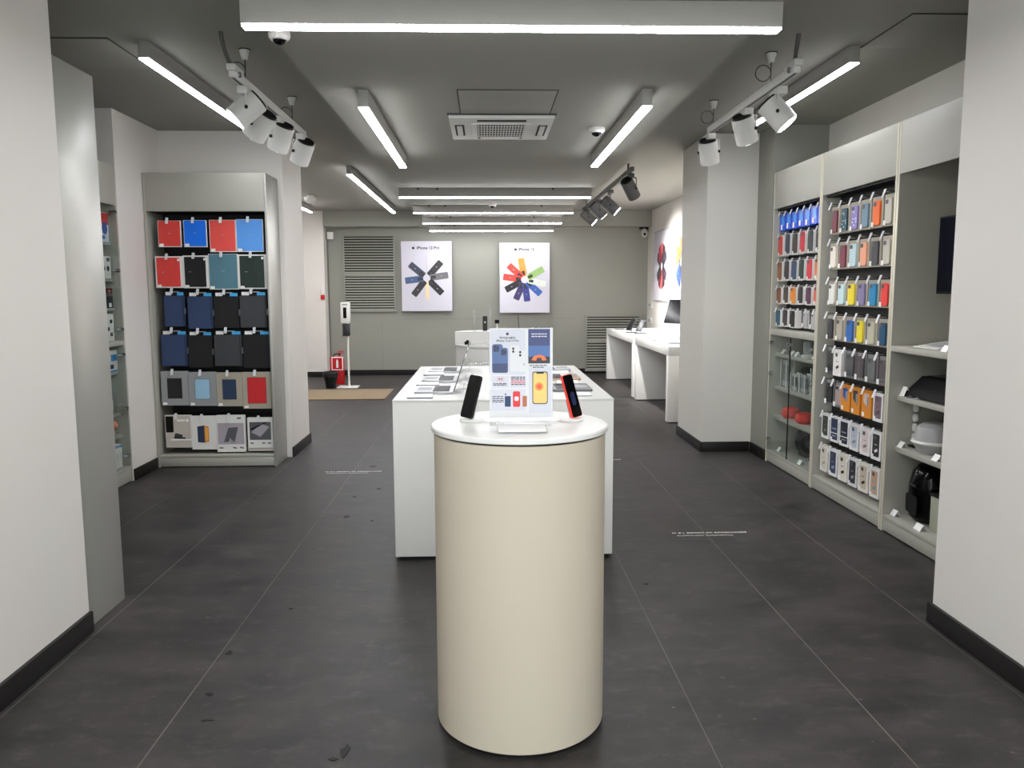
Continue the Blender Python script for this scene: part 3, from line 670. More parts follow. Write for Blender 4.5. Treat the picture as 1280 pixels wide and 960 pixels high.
# --- phone packs
u0 = -Y
def turned(deg): a = -math.radians(deg); return Vector((-math.sin(a), -math.cos(a), 0))
XP = 2.44
def rowz(zt, zb): return zt, zb
C = case
BAY1 = [
 (2.078, 1.945, [('blue', None, 'glossy blue blister pack')]*7),
 (1.905, 1.735, [('lea', (214, 72, 62), 'brick red leather case'), ('lea', (38, 50, 72), 'navy leather case'), ('lea', (58, 44, 40), 'dark brown leather case'), ('lea', (212, 36, 52), 'cherry red case'), ('lea', (34, 50, 46), 'forest green leather case'), ('lea', (26, 26, 28), 'black leather case')]),
 (1.690, 1.528, [('lea', (142, 92, 58), 'saddle brown leather case'), ('lea', (46, 38, 48), 'blackish plum leather case'), ('lea', (44, 72, 108), 'mid blue leather case'), ('lea', (36, 56, 50), 'dark green case'), ('lea', (216, 48, 66), 'raspberry red case'), ('lea', (232, 124, 76), 'apricot orange case')]),
 (1.478, 1.338, [('lea', (130, 82, 56), 'chestnut leather case'), ('lea', (74, 60, 50), 'umber leather case'), ('lea', (240, 146, 34), 'bright orange case'), ('lea', (40, 38, 44), 'graphite case'), ('lea', (92, 48, 74), 'plum purple case'), ('lea', (232, 106, 80), 'coral case')]),
 (1.292, 1.150, [('lea', (44, 92, 118), 'petrol blue case'), ('lea', (56, 42, 46), 'cocoa brown case'), ('lea', (24, 24, 27), 'wide black case'), ('clr', (222, 214, 218), 'clear white case'), ('clr', (226, 220, 222), 'clear white case'), ('clr', (220, 212, 216), 'clear white case')]),
]
g1 = 'boxed cases in the bay beside the right pillar'
rn1 = ['top row', 'second row', 'third row', 'fourth row', 'lowest row']
for r, (zt, zb, its) in enumerate(BAY1):
    zt, zb = 1.456 + (zt-1.456)*.985, 1.456 + (zb-1.456)*.985
    n = len(its); y_l, y_r = 6.555, 5.80
    for k, (kind, col, nm) in enumerate(its):
        y = y_l + (y_r - y_l)*k/(n-1); h = zt - zb
        o = Vector((XP + .055, y, zb + (.004 if k % 2 else 0)))
        lab = '%s, %s from left, %s, bay beside right pillar' % (nm, ORD[k], rn1[r])
        if kind == 'blue': p_blue(o, turned(3), .098, h, lab, 'phone case', g1)
        elif kind == 'lea': p_leather(o, turned(-1 + 1.5*(k % 3)), .092, h, C(col), lab, 'phone case', g1)
        else: p_clear(o, turned(2), .092, h, C(col), lab, 'phone case', g1, card=M['whitem'])
        hook(bay1, (XP - .018, y, zt + .012), -X, .11, .022, .044, M['clip'])
BAY2 = [
 (2.042, 1.847, [('cas', (116, 48, 62), 'burgundy case'), ('pat', (34, 70, 84), 'dark teal case with pale swirls', (170, 214, 216)), ('pat', (142, 128, 190), 'lavender case with white flowers', (240, 238, 246)), ('cas', (112, 142, 160), 'blue grey case'), ('cas', (246, 110, 30), 'vivid orange case'), ('cas', (196, 190, 176), 'clear case')]),
 (1.788, 1.600, [('cas', (240, 232, 218), 'cream case'), ('cas', (128, 52, 70), 'wine red case'), ('cas', (204, 228, 234), 'pale ice blue case'), ('cas', (248, 174, 138), 'peach case'), ('cas', (72, 70, 74), 'dark grey case'), ('cas', (190, 186, 172), 'clear case')]),
 (1.518, 1.342, [('cas', (238, 236, 230), 'white case'), ('cas', (208, 232, 234), 'pale mint case'), ('cas', (250, 226, 54), 'yellow case'), ('cas', (146, 134, 178), 'mauve case'), ('cas', (16, 142, 196), 'cyan blue case'), ('cas', (236, 60, 56), 'bright red case')]),
 (1.272, 1.095, [('cas', (62, 62, 66), 'charcoal case'), ('cas', (186, 180, 166), 'clear case'), ('cas', (52, 110, 190), 'royal blue case'), ('cas', (252, 232, 62), 'lemon yellow case'), ('cas', (206, 202, 178), 'pale olive clear case'), ('cas', (26, 80, 112), 'deep petrol blue case')]),
 (1.036, .850, [('clr', (70, 72, 74), 'clear pack with a dark grey case'), ('prt', (244, 240, 236), 'white boxed case', (240, 236, 232), (60, 60, 60)), ('clr', (104, 104, 108), 'clear pack with a grey case'), ('clr', (96, 98, 102), 'clear pack with a slate case'), ('clr', (128, 128, 130), 'clear pack with a light grey case'), ('clr', (112, 112, 116), 'clear pack with a mid grey case')]),
 (.800, .622, [('clr', (42, 46, 46), 'clear pack with a black case'), ('clr', (214, 190, 184), 'clear pack with a rose grey case'), ('krf', (50, 96, 168), 'amber carton with a blue case window'), ('krf', (58, 58, 60), 'amber carton with a black case window'), ('krf', (226, 200, 190), 'amber carton with a pale case window'), ('prt', (246, 244, 244), 'white framed carton with mauve print', (128, 104, 112), (80, 70, 74))]),
 (.555, .375, [('prt', (236, 236, 234), 'white carton with black case print', (54, 60, 54), (120, 120, 110)), ('spl', (240, 240, 240), 'white carton with two navy panels', (40, 52, 84), (200, 210, 230)), ('spl', (240, 240, 240), 'white carton with two midnight panels', (24, 28, 46), (190, 196, 214)), ('prt', (238, 238, 240), 'pale carton with light blue print', (196, 202, 214), (120, 140, 170)), ('prt', (244, 240, 238), 'white carton with faint pink print', (226, 214, 212), (150, 120, 110)), ('prt', (250, 248, 248), 'white carton with black and white picture', (40, 36, 38), (240, 240, 240))]),
 (.318, .128, [('prt', (240, 234, 222), 'cream carton with pale print', (222, 214, 200), (180, 170, 150)), ('prt', (240, 240, 242), 'white carton with navy print', (58, 66, 92), (150, 160, 190)), ('prt', (238, 232, 220), 'cream carton with thin black print', (232, 226, 212), (24, 22, 22)), ('prt', (236, 236, 236), 'white carton with black print', (44, 42, 52), (170, 170, 170)), ('prt', (240, 234, 222), 'cream carton with beige print', (210, 196, 178), (40, 36, 34)), ('prt', (244, 242, 242), 'white carton with tan and blue print', (206, 168, 140), (110, 160, 180))]),
]
g2 = 'phone cases in the bay with eight rows'
rn2 = ['top row', 'second row', 'third row', 'fourth row', 'fifth row', 'sixth row', 'seventh row', 'bottom row']
for r, (zt, zb, its) in enumerate(BAY2):
    zt, zb = 1.456 + (zt-1.456)*.98, 1.456 + (zb-1.456)*.98
    for k, it in enumerate(its):
        kind, col, nm = it[:3]
        y = 5.560 - .1495*k; h = zt - zb
        o = Vector((XP + .03, y, zb)); ang = 2.5 + ((k*7 + r*5) % 5)
        u = turned(ang)
        lab = '%s, %s from left, %s, phone case bay' % (nm, ORD[k], rn2[r])
        A = (lab, 'phone case', g2)
        if kind == 'cas': p_case(o, u, .118, h, C(col), *A)
        elif kind == 'pat': p_case(o, u, .118, h, C(col), *A, pattern=C(it[3]))
        elif kind == 'clr': p_clear(o, u, .112, h, C(col), *A)
        elif kind == 'krf': p_kraft(o, u, .108, h, C(col), *A)
        elif kind == 'spl': p_print(o, u, .108, h, C(col), C(it[3]), C(it[4]), *A, split=True)
        else: p_print(o, u, .108, h, C(col), C(it[3]), C(it[4]), *A)
        hook(bay2, (XP - .025, y, zt + .014), -X, .117, .024, .054, M['clip'])
# ================================================================== ROUND PEDESTAL AND WHAT STANDS ON IT
PX, PY, PT = .112, 2.612, 1.02
t = thing('display_pedestal', (PX, PY, 0), 'beige round display pedestal with white top in the foreground', 'pedestal')
obj('base', MB().cyl((PX, PY, .0), (PX, PY, .016), .272, M['black'], seg=72), t)
obj('body', MB().lathe([(0, .014), (.281, .014), (.284, .017), (.284, .992), (.282, .994), (0, .994)], (PX, PY, 0), M['beige'], 96), t)
obj('shadow_gap', MB().cyl((PX, PY, .994), (PX, PY, 1.001), .276, M['black'], seg=72), t)
obj('top', MB().lathe([(0, 1.001), (.290, 1.001), (.293, 1.004), (.294, 1.015), (.290, 1.0195), (.285, PT), (0, PT)], (PX, PY, 0), M['white'], 96), t)
# sign
SY = 2.585
t = thing('sign_holder', (.117, SY, PT), 'acrylic sign with printed phone advert standing on the round pedestal', 'sign')
ac = MB().box(.012, .222, SY, SY+.003, PT+.004, 1.338, M['acryl'], .0006)
obj('acrylic_panel', ac, t)
obj('acrylic_foot', MB().box(.012, .222, SY-.035, SY+.045, PT+.0005, PT+.0035, M['acryl'], .001), t)
sx0, sx1, sz0, sz1 = .014, .220, 1.042, 1.336
def SP(fx, fz): return Vector((sx0 + (sx1-sx0)*fx, SY, sz0 + (sz1-sz0)*fz))
W, H = sx1-sx0, sz1-sz0
sh = MB().box(sx0, sx1, SY-.0016, SY-.0002, sz0, sz1, M['paper'])
D = -Y
def sg(fx, fz, w, h, m, lay=1, rad=0, ang=0):
    u, v = X, Z
    if ang: u, v = X*math.cos(ang)+Z*math.sin(ang), -X*math.sin(ang)+Z*math.cos(ang)
    sh.plate(SP(fx, fz) + D*(.0016 + .00035*(lay-1)), u, v, W*w, H*h, .0003, rad, m)
pale = mat('sheet_pale_lilac', (200, 200, 210), .6, var=.01)
sg(.295, .735, .55, .50, pale); sg(.17, .405, .26, .13, pale); sg(.45, .405, .25, .13, pale); sg(.295, .20, .55, .24, pale); sg(.80, .31, .36, .52, pale)
night = mat('sheet_dusk_blue', (58, 66, 112), .5, var=.10, scale=8); dusk = mat('sheet_mid_blue', (72, 104, 160), .5, var=.1); dark = mat('sheet_dark_ground', (44, 42, 52), .5, var=.2, scale=40)
sg(.785, .80, .345, .38, night); sg(.785, .745, .345, .12, dusk, 2); sg(.785, .645, .345, .075, dark, 3)
arch = []
for k in range(15):
    a = PI*k/14; arch.append(SP(.785 + .115*math.cos(a), .645 + .058*math.sin(a)) + D*.0027)
arch += [SP(.785 - .05, .640) + D*.0027, SP(.785 - .03, .672) + D*.0027, SP(.785 + .03, .672) + D*.0027, SP(.785 + .05, .640) + D*.0027]
sh.prism(arch, D*.0003, case((240, 110, 50)))
for zz in (.935, .908): sh.greek(SP(.785, zz) + D*.002, X, Z, W*.24, .0030, M['paper'])
sh.fruit(SP(.285, .938) + D*.002, X, Z, .0115, M['textgrey'])
sh.text('Встречайте', SP(.285, .895) + D*.0022, X, Z, .0092, M['blackc'], depth=.0002, bold=.0002); sh.text('iPhone 12 и 12 Pro', SP(.285, .862) + D*.0022, X, Z, .0092, M['blackc'], depth=.0002, bold=.0002)
bl = mat('sheet_pacific_blue', (64, 90, 140), .4, var=.15, scale=30); bd = mat('sheet_deep_blue', (34, 48, 92), .4, var=.1)
sg(.125, .665, .17, .32, bl, 2, .008); sg(.215, .645, .15, .28, bl, 3, .008); sg(.165, .56, .24, .10, bd, 4)
sg(.105, .775, .095, .075, bd, 4, .005); sg(.225, .735, .085, .07, bd, 5, .005)
for a, b in ((.085, .795), (.085, .760), (.125, .778), (.205, .752), (.205, .720), (.24, .736)): sg(a, b, .03, .022, M['blackc'], 6, .003)
sg(.40, .665, .15, .29, M['paper'], 2, .008); sg(.53, .635, .15, .24, M['paper'], 3, .008)
for a, b in ((.375, .775), (.375, .742), (.485, .735), (.485, .70)): sg(a, b, .034, .026, M['blackc'], 5, .003)
sg(.545, .60, .02, .02, M['greybox'], 5)
sg(.17, .435, .10, .055, M['redl'], 2); sg(.17, .435, .094, .051, pale, 3); sh.greek(SP(.17, .44) + D*.0026, X, Z, W*.07, .003, M['textgrey']); sh.greek(SP(.17, .425) + D*.0026, X, Z, W*.06, .002, M['textred'])
for zz in (.385, .37): sh.greek(SP(.16, zz) + D*.002, X, Z, W*.21, .0028, M['textgrey'])
for zz, m_ in ((.455, 'textgrey'), (.435, 'textgrey'), (.415, 'textred'), (.395, 'textred'), (.375, 'textgrey')): sh.greek(SP(.45, zz) + D*.002, X, Z, W*.22, .0032, M[m_])
for zz in (.24, .218, .196, .18): sh.greek(SP(.13, zz) + D*.002, X, Z, W*.18, .0028, M['textgrey'])
sg(.285, .185, .095, .12, M['navy'], 2, .002); sg(.425, .21, .115, .175, M['redw'], 2, .005); sg(.555, .185, .07, .12, case((168, 96, 60)), 2, .002)
sg(.425, .215, .07, .05, M['paper'], 3, .005); sh.plate(SP(.25, .265) + D*.002, X, Z, .004, .006, .0004, .001, M['textgrey'])
sh.greek(SP(.78, .585) + D*.002, X, Z, W*.30, .0028, M['textgrey']); sh.greek(SP(.78, .565) + D*.002, X, Z, W*.2, .0028, M['textgrey'])
sg(.80, .335, .245, .365, M['blackc'], 2, .0075); sg(.80, .335, .22, .345, case((226, 190, 110)), 3, .0062)
for rr, col in ((.32, (240, 200, 110)), (.26, (246, 170, 80)), (.19, (240, 120, 56)), (.11, (232, 78, 44))):
    sh.cyl(SP(.785, .35) + D*(.0024 + .0002*(.36-rr)*20), SP(.785, .35) + D*(.0027 + .0002*(.36-rr)*20), W*rr*.30, case(col), seg=28)
sg(.80, .502, .12, .018, M['blackc'], 6, .002)
obj('printed_sheet', sh, t)
# phones leaning on small stands
def phone(px, py, yaw, frame, label, lit):
    b = at(px, py, z=PT); c = Vector((b.x, b.y, PT))
    nrm = Vector((math.sin(yaw), -math.cos(yaw), 0)); u = nrm.cross(Z)*-1
    tilt = math.radians(17); n = (nrm*math.cos(tilt) + Z*math.sin(tilt)).normalized(); v = (Z*math.cos(tilt) - nrm*math.sin(tilt)).normalized()
    st = thing('phone_stand', c, 'white charging foot under the ' + label, 'phone stand')
    obj('foot', MB().lathe([(0, .0005), (.040, .0005), (.042, .004), (.036, .010), (0, .012)], c - nrm*.012, M['white'], 40), st)
    base = c + nrm*.010 + Z*.0135
    obj('back_rest', MB().plate(base - n*.0095 - nrm*.012 + v*.03, u, v, .032, .065, .003, .006, M['white']), st)
    tgt = Vector((.117 + (.07 if px > 640 else -.07), SY + .05, PT + .003))
    mid = (c + tgt)/2 + Vector((0, -.05, 0))
    pts = []
    s0 = c - nrm*.045 + Z*.005; mid.z = tgt.z = PT + .003
    for i in range(14):
        q = i/13; pts.append(s0*(1-q)**2 + mid*2*q*(1-q) + tgt*q*q)
    obj('cable', MB().tube(pts, .002, M['white'], 8), st)
    t = thing('smartphone', base, label[0].upper() + label[1:] if 0 else label, 'phone')
    o = base + v*.0735
    obj('phone_body', MB().plate(o - n*.0037, u, v, .0715, .1467, .0074, .010, frame), t)
    s = MB().plate(o + n*.0037, u, v, .0685, .1437, .0006, .009, M['gloss'])
    obj('screen', s, t)
    if lit: obj('screen_picture', MB().plate(o + n*.0043 - v*.010, u, v, .030, .046, .0002, .010, M['lock']), t)
    obj('camera_bump', MB().plate(o - n*.0037 + u*.016 + v*.052, -u, v, .030, .030, .0016, .007, frame), t)
phone(586, 527, -1.00, M['blackc'], 'black smartphone leaning at the left of the pedestal sign', False)
phone(718, 526, 1.00, case((226, 60, 44), .3), 'red edged smartphone leaning at the right of the pedestal sign', True)
def tag_holder(x0, x1, y0, y1, z, label, dark=False):
    t = thing('price_holder', ((x0+x1)/2, (y0+y1)/2, z), label, 'price holder')
    obj('acrylic_block', MB().prism([(x0, y0, z+.0006), (x0, y1, z+.0006), (x0, y1, z+.016), (x0, y0, z+.005)], (x1-x0, 0, 0), M['acryl']), t)
    obj('price_slip', MB().prism([(x0+.004, y0+.004, z+.0064), (x0+.004, y1-.003, z+.0162), (x0+.004, y1-.003, z+.0168), (x0+.004, y0+.004, z+.007)], (x1-x0-.008, 0, 0), M['tag']), t)
    if dark: obj('dark_edge', B(x0, x1, y0-.002, y0, z+.0005, z+.006, M['steel']), t)
tag_holder(.035, .190, 2.40, 2.475, PT, 'clear acrylic price holder before the sign on the pedestal')
# ================================================================== LONG WHITE TABLE
LX0, LX1, LY0, LY1, LZ = -.498, .690, 4.215, 6.135, .88
t = thing('display_table', ((LX0+LX1)/2, (LY0+LY1)/2, 0), 'long white display table behind the round pedestal', 'display table')
obj('tabletop', B(LX0, LX1, LY0, LY1, LZ-.012, LZ, M['white'], .0015), t)
for y0, y1 in ((LY0+.001, LY0+.09), (LY1-.09, LY1-.001)):
    obj('end_panel', B(LX0+.001, LX1-.001, y0, y1, .018, LZ-.012, M['whitem'], .002), t)
    obj('toe_kick', B(LX0+.02, LX1-.02, y0+.02, y1-.01, 0, .018, M['black']), t)
obj('apron', B(LX0+.002, LX1-.002, LY0+.09, LY1-.09, LZ-.12, LZ-.012, M['whitem']), t)
def laptop(hx, y0, sgn, body, label, w=.31, dep=.218, lidh=.205, lean=19):
    """hinge along y at x=hx, keyboard towards sgn*x"""
    z = LZ; yc = y0 + w/2
    t = thing('laptop', (hx, yc, z), label, 'laptop', 'laptops on the long white table')
    xs = hx + sgn*dep
    b = obj('base', MB().plate(((hx+xs)/2, yc, z+.002), X, Y, dep, w, .012, .012, body).box(min(hx, xs)+.01, max(hx, xs)-.01, y0+.01, y0+w-.01, z+.0004, z+.0025, M['black']), t)
    k = MB(); kx0 = hx + sgn*.026
    k.plate((hx + sgn*.068, yc, z+.0141), X, Y, .094, w*.86, .0006, .004, M['keys'])
    for r in range(5):
        for c_ in range(13): k.plate((hx + sgn*(.031 + .0185*r), y0 + w*.5 + (c_-6)*w*.064, z+.0146), X, Y, .0145, w*.052, .0012, .002, M['keys'])
    obj('keyboard', k, b)
    obj('trackpad', MB().plate((hx + sgn*(dep-.052), yc, z+.0141), X, Y, .078, .118, .0004, .004, M['silver'] if body is M['spacegrey'] else M['greybox']), b)
    L = math.radians(lean); v = Vector((-sgn*math.sin(L), 0, math.cos(L))); u = Y*(1 if sgn < 0 else -1)
    n = u.cross(v)
    if n.x*sgn < 0: u = -u; n = u.cross(v)
    o = Vector((hx - sgn*.002, yc, z+.013)) + v*lidh/2
    lid = obj('lid', MB().plate(o - n*.006, u, v, w, lidh, .006, .010, M['spacegrey']), t)
    obj('screen', MB().plate(o, u, v, w-.008, lidh-.008, .0006, .008, M['gloss']), lid)
LL = ['silver laptop on the left side of the long table, nearest the front', 'silver laptop on the left side of the long table, middle one', 'silver laptop on the left side of the long table, farthest back']
LR = ['grey laptop on the right side of the long table, nearest the front', 'rose grey laptop on the right side of the long table, middle one', 'silver laptop on the right side of the long table, farthest back']
rose = mat('rose_aluminium', (196, 160, 142), .34, metal=.65, var=.03)
for k, y in enumerate((4.45, 5.02, 5.62)):
    laptop(-.185, y, -1, M['silver'], LL[k]); laptop(.39, y + .06, 1, (M['spacegrey'], rose, M['silver'])[k], LR[k], dep=.225)
for k, y in enumerate((4.275, 4.86, 5.455)):
    nm = ['nearest', 'middle', 'farthest'][k]
    tag_holder(-.425, -.285, y, y+.075, LZ, 'clear price holder before the %s laptop on the left side of the long table' % nm, True)
    tag_holder(.44, .585, y+.03, y+.105, LZ, 'clear price holder before the %s laptop on the right side of the long table' % nm)
def riser(x0, x1, y0, y1, h, label):
    t = thing('acrylic_riser', ((x0+x1)/2, (y0+y1)/2, LZ), label, 'acrylic stand')
    obj('riser_top', B(x0, x1, y0, y1, LZ+h-.003, LZ+h, M['acryl'], .0008), t)
    for x in (x0, x1-.003): obj('riser_side', B(x, x+.003, y0, y1, LZ+.0005, LZ+h-.003, M['acryl']), t)
riser(-.13, .0, 4.55, 4.72, .03, 'low clear acrylic stand behind the left phone, nearest the front on the long table')
riser(-.13, .0, 5.15, 5.32, .03, 'low clear acrylic stand, middle one along the centre of the long table')
riser(-.12, .02, 5.75, 5.95, .05, 'low clear acrylic stand at the far end of the long table')
# ================================================================== STAND BEHIND THE TABLE
BX, BY = .06, 7.7
t = thing('display_pedestal', (BX, BY, 0), 'white two tier round pedestal behind the long table', 'pedestal')
obj('base', MB().cyl((BX, BY, 0), (BX, BY, .016), .335, M['black'], seg=64), t)
obj('body', MB().lathe([(0, .014), (.344, .014), (.344, .925), (0, .925)], (BX, BY, 0), M['whitem'], 80), t)
obj('top', MB().lathe([(0, .925), (.35, .925), (.352, .929), (.352, .945), (.348, .948), (0, .948)], (BX, BY, 0), M['white'], 80), t)
hw = .352
tp = [(BX + hw*math.cos(a), BY + hw*math.sin(a), .949) for a in [math.radians(4 + 172*k/40) for k in range(41)]]
obj('raised_tier', MB().prism(tp, Z*.106, M['whitem']), t)
obj('tier_top', MB().prism([(p[0], p[1], 1.055) for p in tp], Z*.012, M['white']), t)
zt = 1.068
t = thing('smartphone', (.005, 7.85, zt), 'black phone upright on the upper tier of the rear pedestal', 'phone')
obj('phone_body', MB().plate((.0, 7.85, zt+.0725), X, Z, .046, .145, .008, .006, M['blackc']), t)
obj('camera_bump', MB().plate((.0, 7.842, zt+.085), X, Z, .016, .016, .002, .006, M['silver']), t)
t = thing('square_device', (.118, 7.85, zt), 'small black square device peeping over the pedestal sign', 'device')
obj('device_face', MB().plate((.118, 7.85, zt+.09), X, Z, .045, .038, .014, .005, M['gloss']), t)
obj('device_stem', MB().box(.112, .124, 7.84, 7.852, zt+.006, zt+.072, M['whitem'], .002).box(.09, .146, 7.82, 7.87, zt+.0005, zt+.006, M['whitem'], .002), t)
t = thing('stylus_holder', (.40, 7.75, zt), 'thin dark stylus standing above the pedestal sign', 'stylus')
obj('stylus', MB().cyl((.335, 7.84, zt+.004), (.325, 7.84, zt+.15), .0035, M['steel'], seg=10), t)
obj('stylus_foot', MB().cyl((.335, 7.84, zt+.0005), (.335, 7.84, zt+.008), .025, M['whitem'], seg=20), t)
def acrylic_sign(x, y, z, w, h, label):
    t = thing('acrylic_sign', (x, y, z), label, 'acrylic stand')
    obj('clear_panel', MB().box(x-w/2, x+w/2, y-.004, y+.004, z+.004, z+h, M['acryl'], .001), t)
    obj('clear_foot', MB().box(x-w/2, x+w/2, y-.035, y+.035, z+.0006, z+.004, M['acryl'], .001), t)
acrylic_sign(-.105, 7.80, zt, .028, .21, 'short clear acrylic stand at the left on the rear pedestal tier')
acrylic_sign(.052, 7.80, zt, .030, .30, 'tall clear acrylic stand beside the upright phone on the rear pedestal')
t = thing('action_camera', (-.16, 7.52, .948), 'small black camera on a white pad, lower tier of the rear pedestal', 'camera')
obj('pad', B(-.25, -.10, 7.47, 7.57, .9485, .955, M['white'], .002), t)
obj('camera_body', MB().box(-.195, -.14, 7.50, 7.535, .9555, .985, M['black'], .004).cyl((-.167, 7.498, .985), (-.167, 7.54, .985), .014, M['black']), t)
t = thing('earbud_case', (.04, 7.5, .948), 'small white earbud case on the lower tier of the rear pedestal', 'earbuds')
obj('case_box', B(.015, .065, 7.48, 7.505, .9485, .998, M['white'], .008), t)
obj('case_lid_seam', B(.0148, .0652, 7.4795, 7.5055, .980, .981, M['greybox']), t)
# ================================================================== TABLES ALONG THE RIGHT REAR WALL
def walltable(y0, y1, label):
    t = thing('display_table', (2.42, (y0+y1)/2, 0), label, 'display table')
    obj('tabletop', B(2.0, 2.845, y0, y1, .745, .845, M['white'], .002), t)
    obj('end_panel', B(2.001, 2.845, y1-.10, y1-.001, .012, .745, M['whitem'], .002), t)
    obj('end_panel', B(2.001, 2.845, y0+.001, y0+.10, .012, .745, M['whitem'], .002), t)
    for a, b in ((y1-.09, y1-.02), (y0+.02, y0+.09)): obj('foot_strip', B(2.02, 2.82, a, b, 0, .012, M['black']), t)
walltable(10.68, 13.06, 'white open display table along the right rear wall, farther one')
walltable(8.60, 10.55, 'white open display table nearer the right pillar')
zt = .845
def devstand(x, y, label, s=1):
    t = thing('device_stand', (x, y, zt), label, 'device stand', 'tilted devices on the far table')
    obj('foot', MB().box(x-.09, x+.07, y-.06, y+.06, zt+.0006, zt+.012, M['steel'], .004), t)
    n = Vector((-.78, -.3, .55)).normalized(); v = (Z - n*Z.dot(n)).normalized(); u = v.cross(n)
    o = Vector((x+.0, y, zt + .012 + .105*s))
    obj('tablet', MB().plate(o, u, v, .13*s, .20*s, .012, .010, M['steel']).plate(o + n*.012, u, v, .12*s, .19*s, .0006, .008, M['gloss']), t)
    obj('arm', MB().tube([(x, y, zt+.01), tuple(o - n*.002)], .012, M['silver'], 10), t)
devstand(2.14, 11.55, 'grey tilted device on the far white table, left one of the pair'); devstand(2.22, 11.25, 'grey tilted device on the far white table, right one of the pair', .95)
def flat_item(x0, x1, y0, y1, h, m, nm, label, cat):
    t = thing(nm, ((x0+x1)/2, (y0+y1)/2, zt), label, cat)
    obj('shell', B(x0, x1, y0, y1, zt+.0006, zt+h, M['silver'] if m != 'paper' else M['paper'], .002), t)
    obj('face', B(x0+.008, x1-.008, y0+.008, y1-.008, zt+h, zt+h+.0006, M[m]), t)
flat_item(2.06, 2.30, 9.55, 9.85, .012, 'greybox', 'tablet', 'flat grey tablet on the nearer white table, farther from the pillar', 'tablet')
flat_item(2.10, 2.34, 8.95, 9.2, .012, 'greydark', 'tablet', 'flat dark tablet on the nearer white table, close to the pillar', 'tablet')
flat_item(2.05, 2.20, 12.3, 12.6, .012, 'keys', 'tablet', 'flat dark tablet at the far end of the far white table', 'tablet')
# all-in-one computer
t = thing('desktop_computer', (2.52, 10.05, zt), 'all in one computer on the nearer white table, dark screen with white chin', 'computer')
n = Vector((-.86, -.42, .30)).normalized(); v = (Z - n*Z.dot(n)).normalized(); u = v.cross(n)*1; 
o = Vector((2.46, 10.05, zt+.31))
if u.cross(v).dot(n) < 0: u = -u
obj('display', MB().plate(o - n*.012, u, v, .52, .40, .012, .010, M['silver']), t)
obj('screen', MB().plate(o + v*.035, u, v, .508, .315, .0008, .004, M['gloss']), t)
obj('stand', MB().tube([tuple(o - n*.02), tuple(o - n*.10 - v*.14), (2.58, 10.10, zt+.012)], .022, M['silver'], 12), t)
obj('foot', MB().box(2.44, 2.66, 9.98, 10.20, zt+.0006, zt+.010, M['silver'], .004), t)
def outlet(y, z0, label):
    t = thing('wall_socket', (2.86, y, z0), label, 'socket', 'wall sockets by the far table')
    obj('plate', B(2.848, 2.8595, y-.14, y+.14, z0, z0+.09, M['whitem'], .003), t)
    for dy in (-.07, .07): obj('socket_face', MB().cyl((2.8475, y+dy, z0+.045), (2.844, y+dy, z0+.045), .032, M['greybox'], seg=20), t)
outlet(13.72, 1.16, 'upper double wall socket in the right rear corner'); outlet(13.72, .90, 'lower double wall socket in the right rear corner')
# ================================================================== POSTERS
def flower(mb, c, u, v, R, L, Wd, cols, lay=.0006):
    n = u.cross(v)
    for k, (deg, col, r0) in enumerate(cols):
        a = math.radians(deg); d = u*math.cos(a) + v*math.sin(a); e = -u*math.sin(a) + v*math.cos(a)
        o = c + d*(R + L/2) + n*(lay*k)
        m = case(col)
        mb.plate(o, d, e, L, Wd*r0, .0006 + lay*.3, Wd*r0*.16, m)
        if r0 > .5:
            mb.plate(o - d*L*.33 + n*(.0006+lay*.3), d, e, L*.26, Wd*.42, .0005, .008, M['blackc'])
            for q in (-.38, -.28): mb.plate(o + d*L*q + n*(.0011+lay*.3), d, e, L*.07, Wd*.14, .0004, .008, M['greydark'])
            mb.plate(o + d*L*.12 + n*(.0006+lay*.3), d, e, L*.08, Wd*.10, .0005, .005, M['silver'])
def wallposter(x0, x1, z0, z1, y, label, title, cols):
    t = thing('poster_panel', ((x0+x1)/2, 13.99, z0), label, 'poster')
    obj('board', B(x0, x1, y-.02, y, z0, z1, M['lilac'], .002), t)
    for x in (x0+.0, x1-.0):
        for z in (z0+.10, z0+.62, z1-.06): obj('standoff_pin', MB().cyl((x, y-.005, z), (x, 13.9985, z), .008, M['chrome'], seg=10), t)
    p = MB().box(x0+.006, x1-.006, y-.0206, y-.0200, z0+.006, z1-.006, M['lilac']); c = Vector(((x0+x1)/2 + .0, y-.0206, (z0+z1)/2 - .03))
    flower(p, c, X, Z, .06, .315, .112, cols)
    tw = (x1-x0)
    p.text(title, Vector(((x0+x1)/2 + .03, y-.0210, z1-.115)), X, Z, .068, M['blackc'], depth=.0004, bold=.0016)
    p.fruit(Vector(((x0+x1)/2 + .03 - .0335*len(title)*.5 - .035, y-.0208, z1-.115)), X, Z, .058, M['blackc'])
    obj('print', p, t)
dk = (48, 46, 48)
wallposter(-1.435, -.566, 1.115, 2.314, 13.93, 'left white poster on the back wall with a ring of dark phones', 'iPhone 12 Pro',
 [(90, (190, 190, 188), .12), (48, (52, 50, 52), 1), (8, (112, 110, 112), 1), (-45, (40, 38, 42), 1), (-88, (236, 214, 170), .5), (-128, (52, 48, 50), 1), (187, (70, 92, 130), 1), (140, (58, 62, 84), 1)])
wallposter(.258, 1.130, 1.078, 2.285, 13.93, 'right white poster on the back wall with a ring of colourful phones', 'iPhone 12',
 [(100, (240, 150, 60), 1), (138, (236, 70, 56), 1), (172, (226, 70, 58), 1), (208, (40, 38, 42), 1), (246, (66, 58, 104), 1), (277, (58, 66, 140), 1), (318, (56, 96, 176), 1), (-12, (220, 234, 218), .9), (30, (150, 186, 110), 1), (66, (230, 214, 214), .15)])
t = thing('poster_panel', (2.85, 12.0, 1.30), 'wide white poster on the right rear wall, partly hidden by the pillar', 'poster')
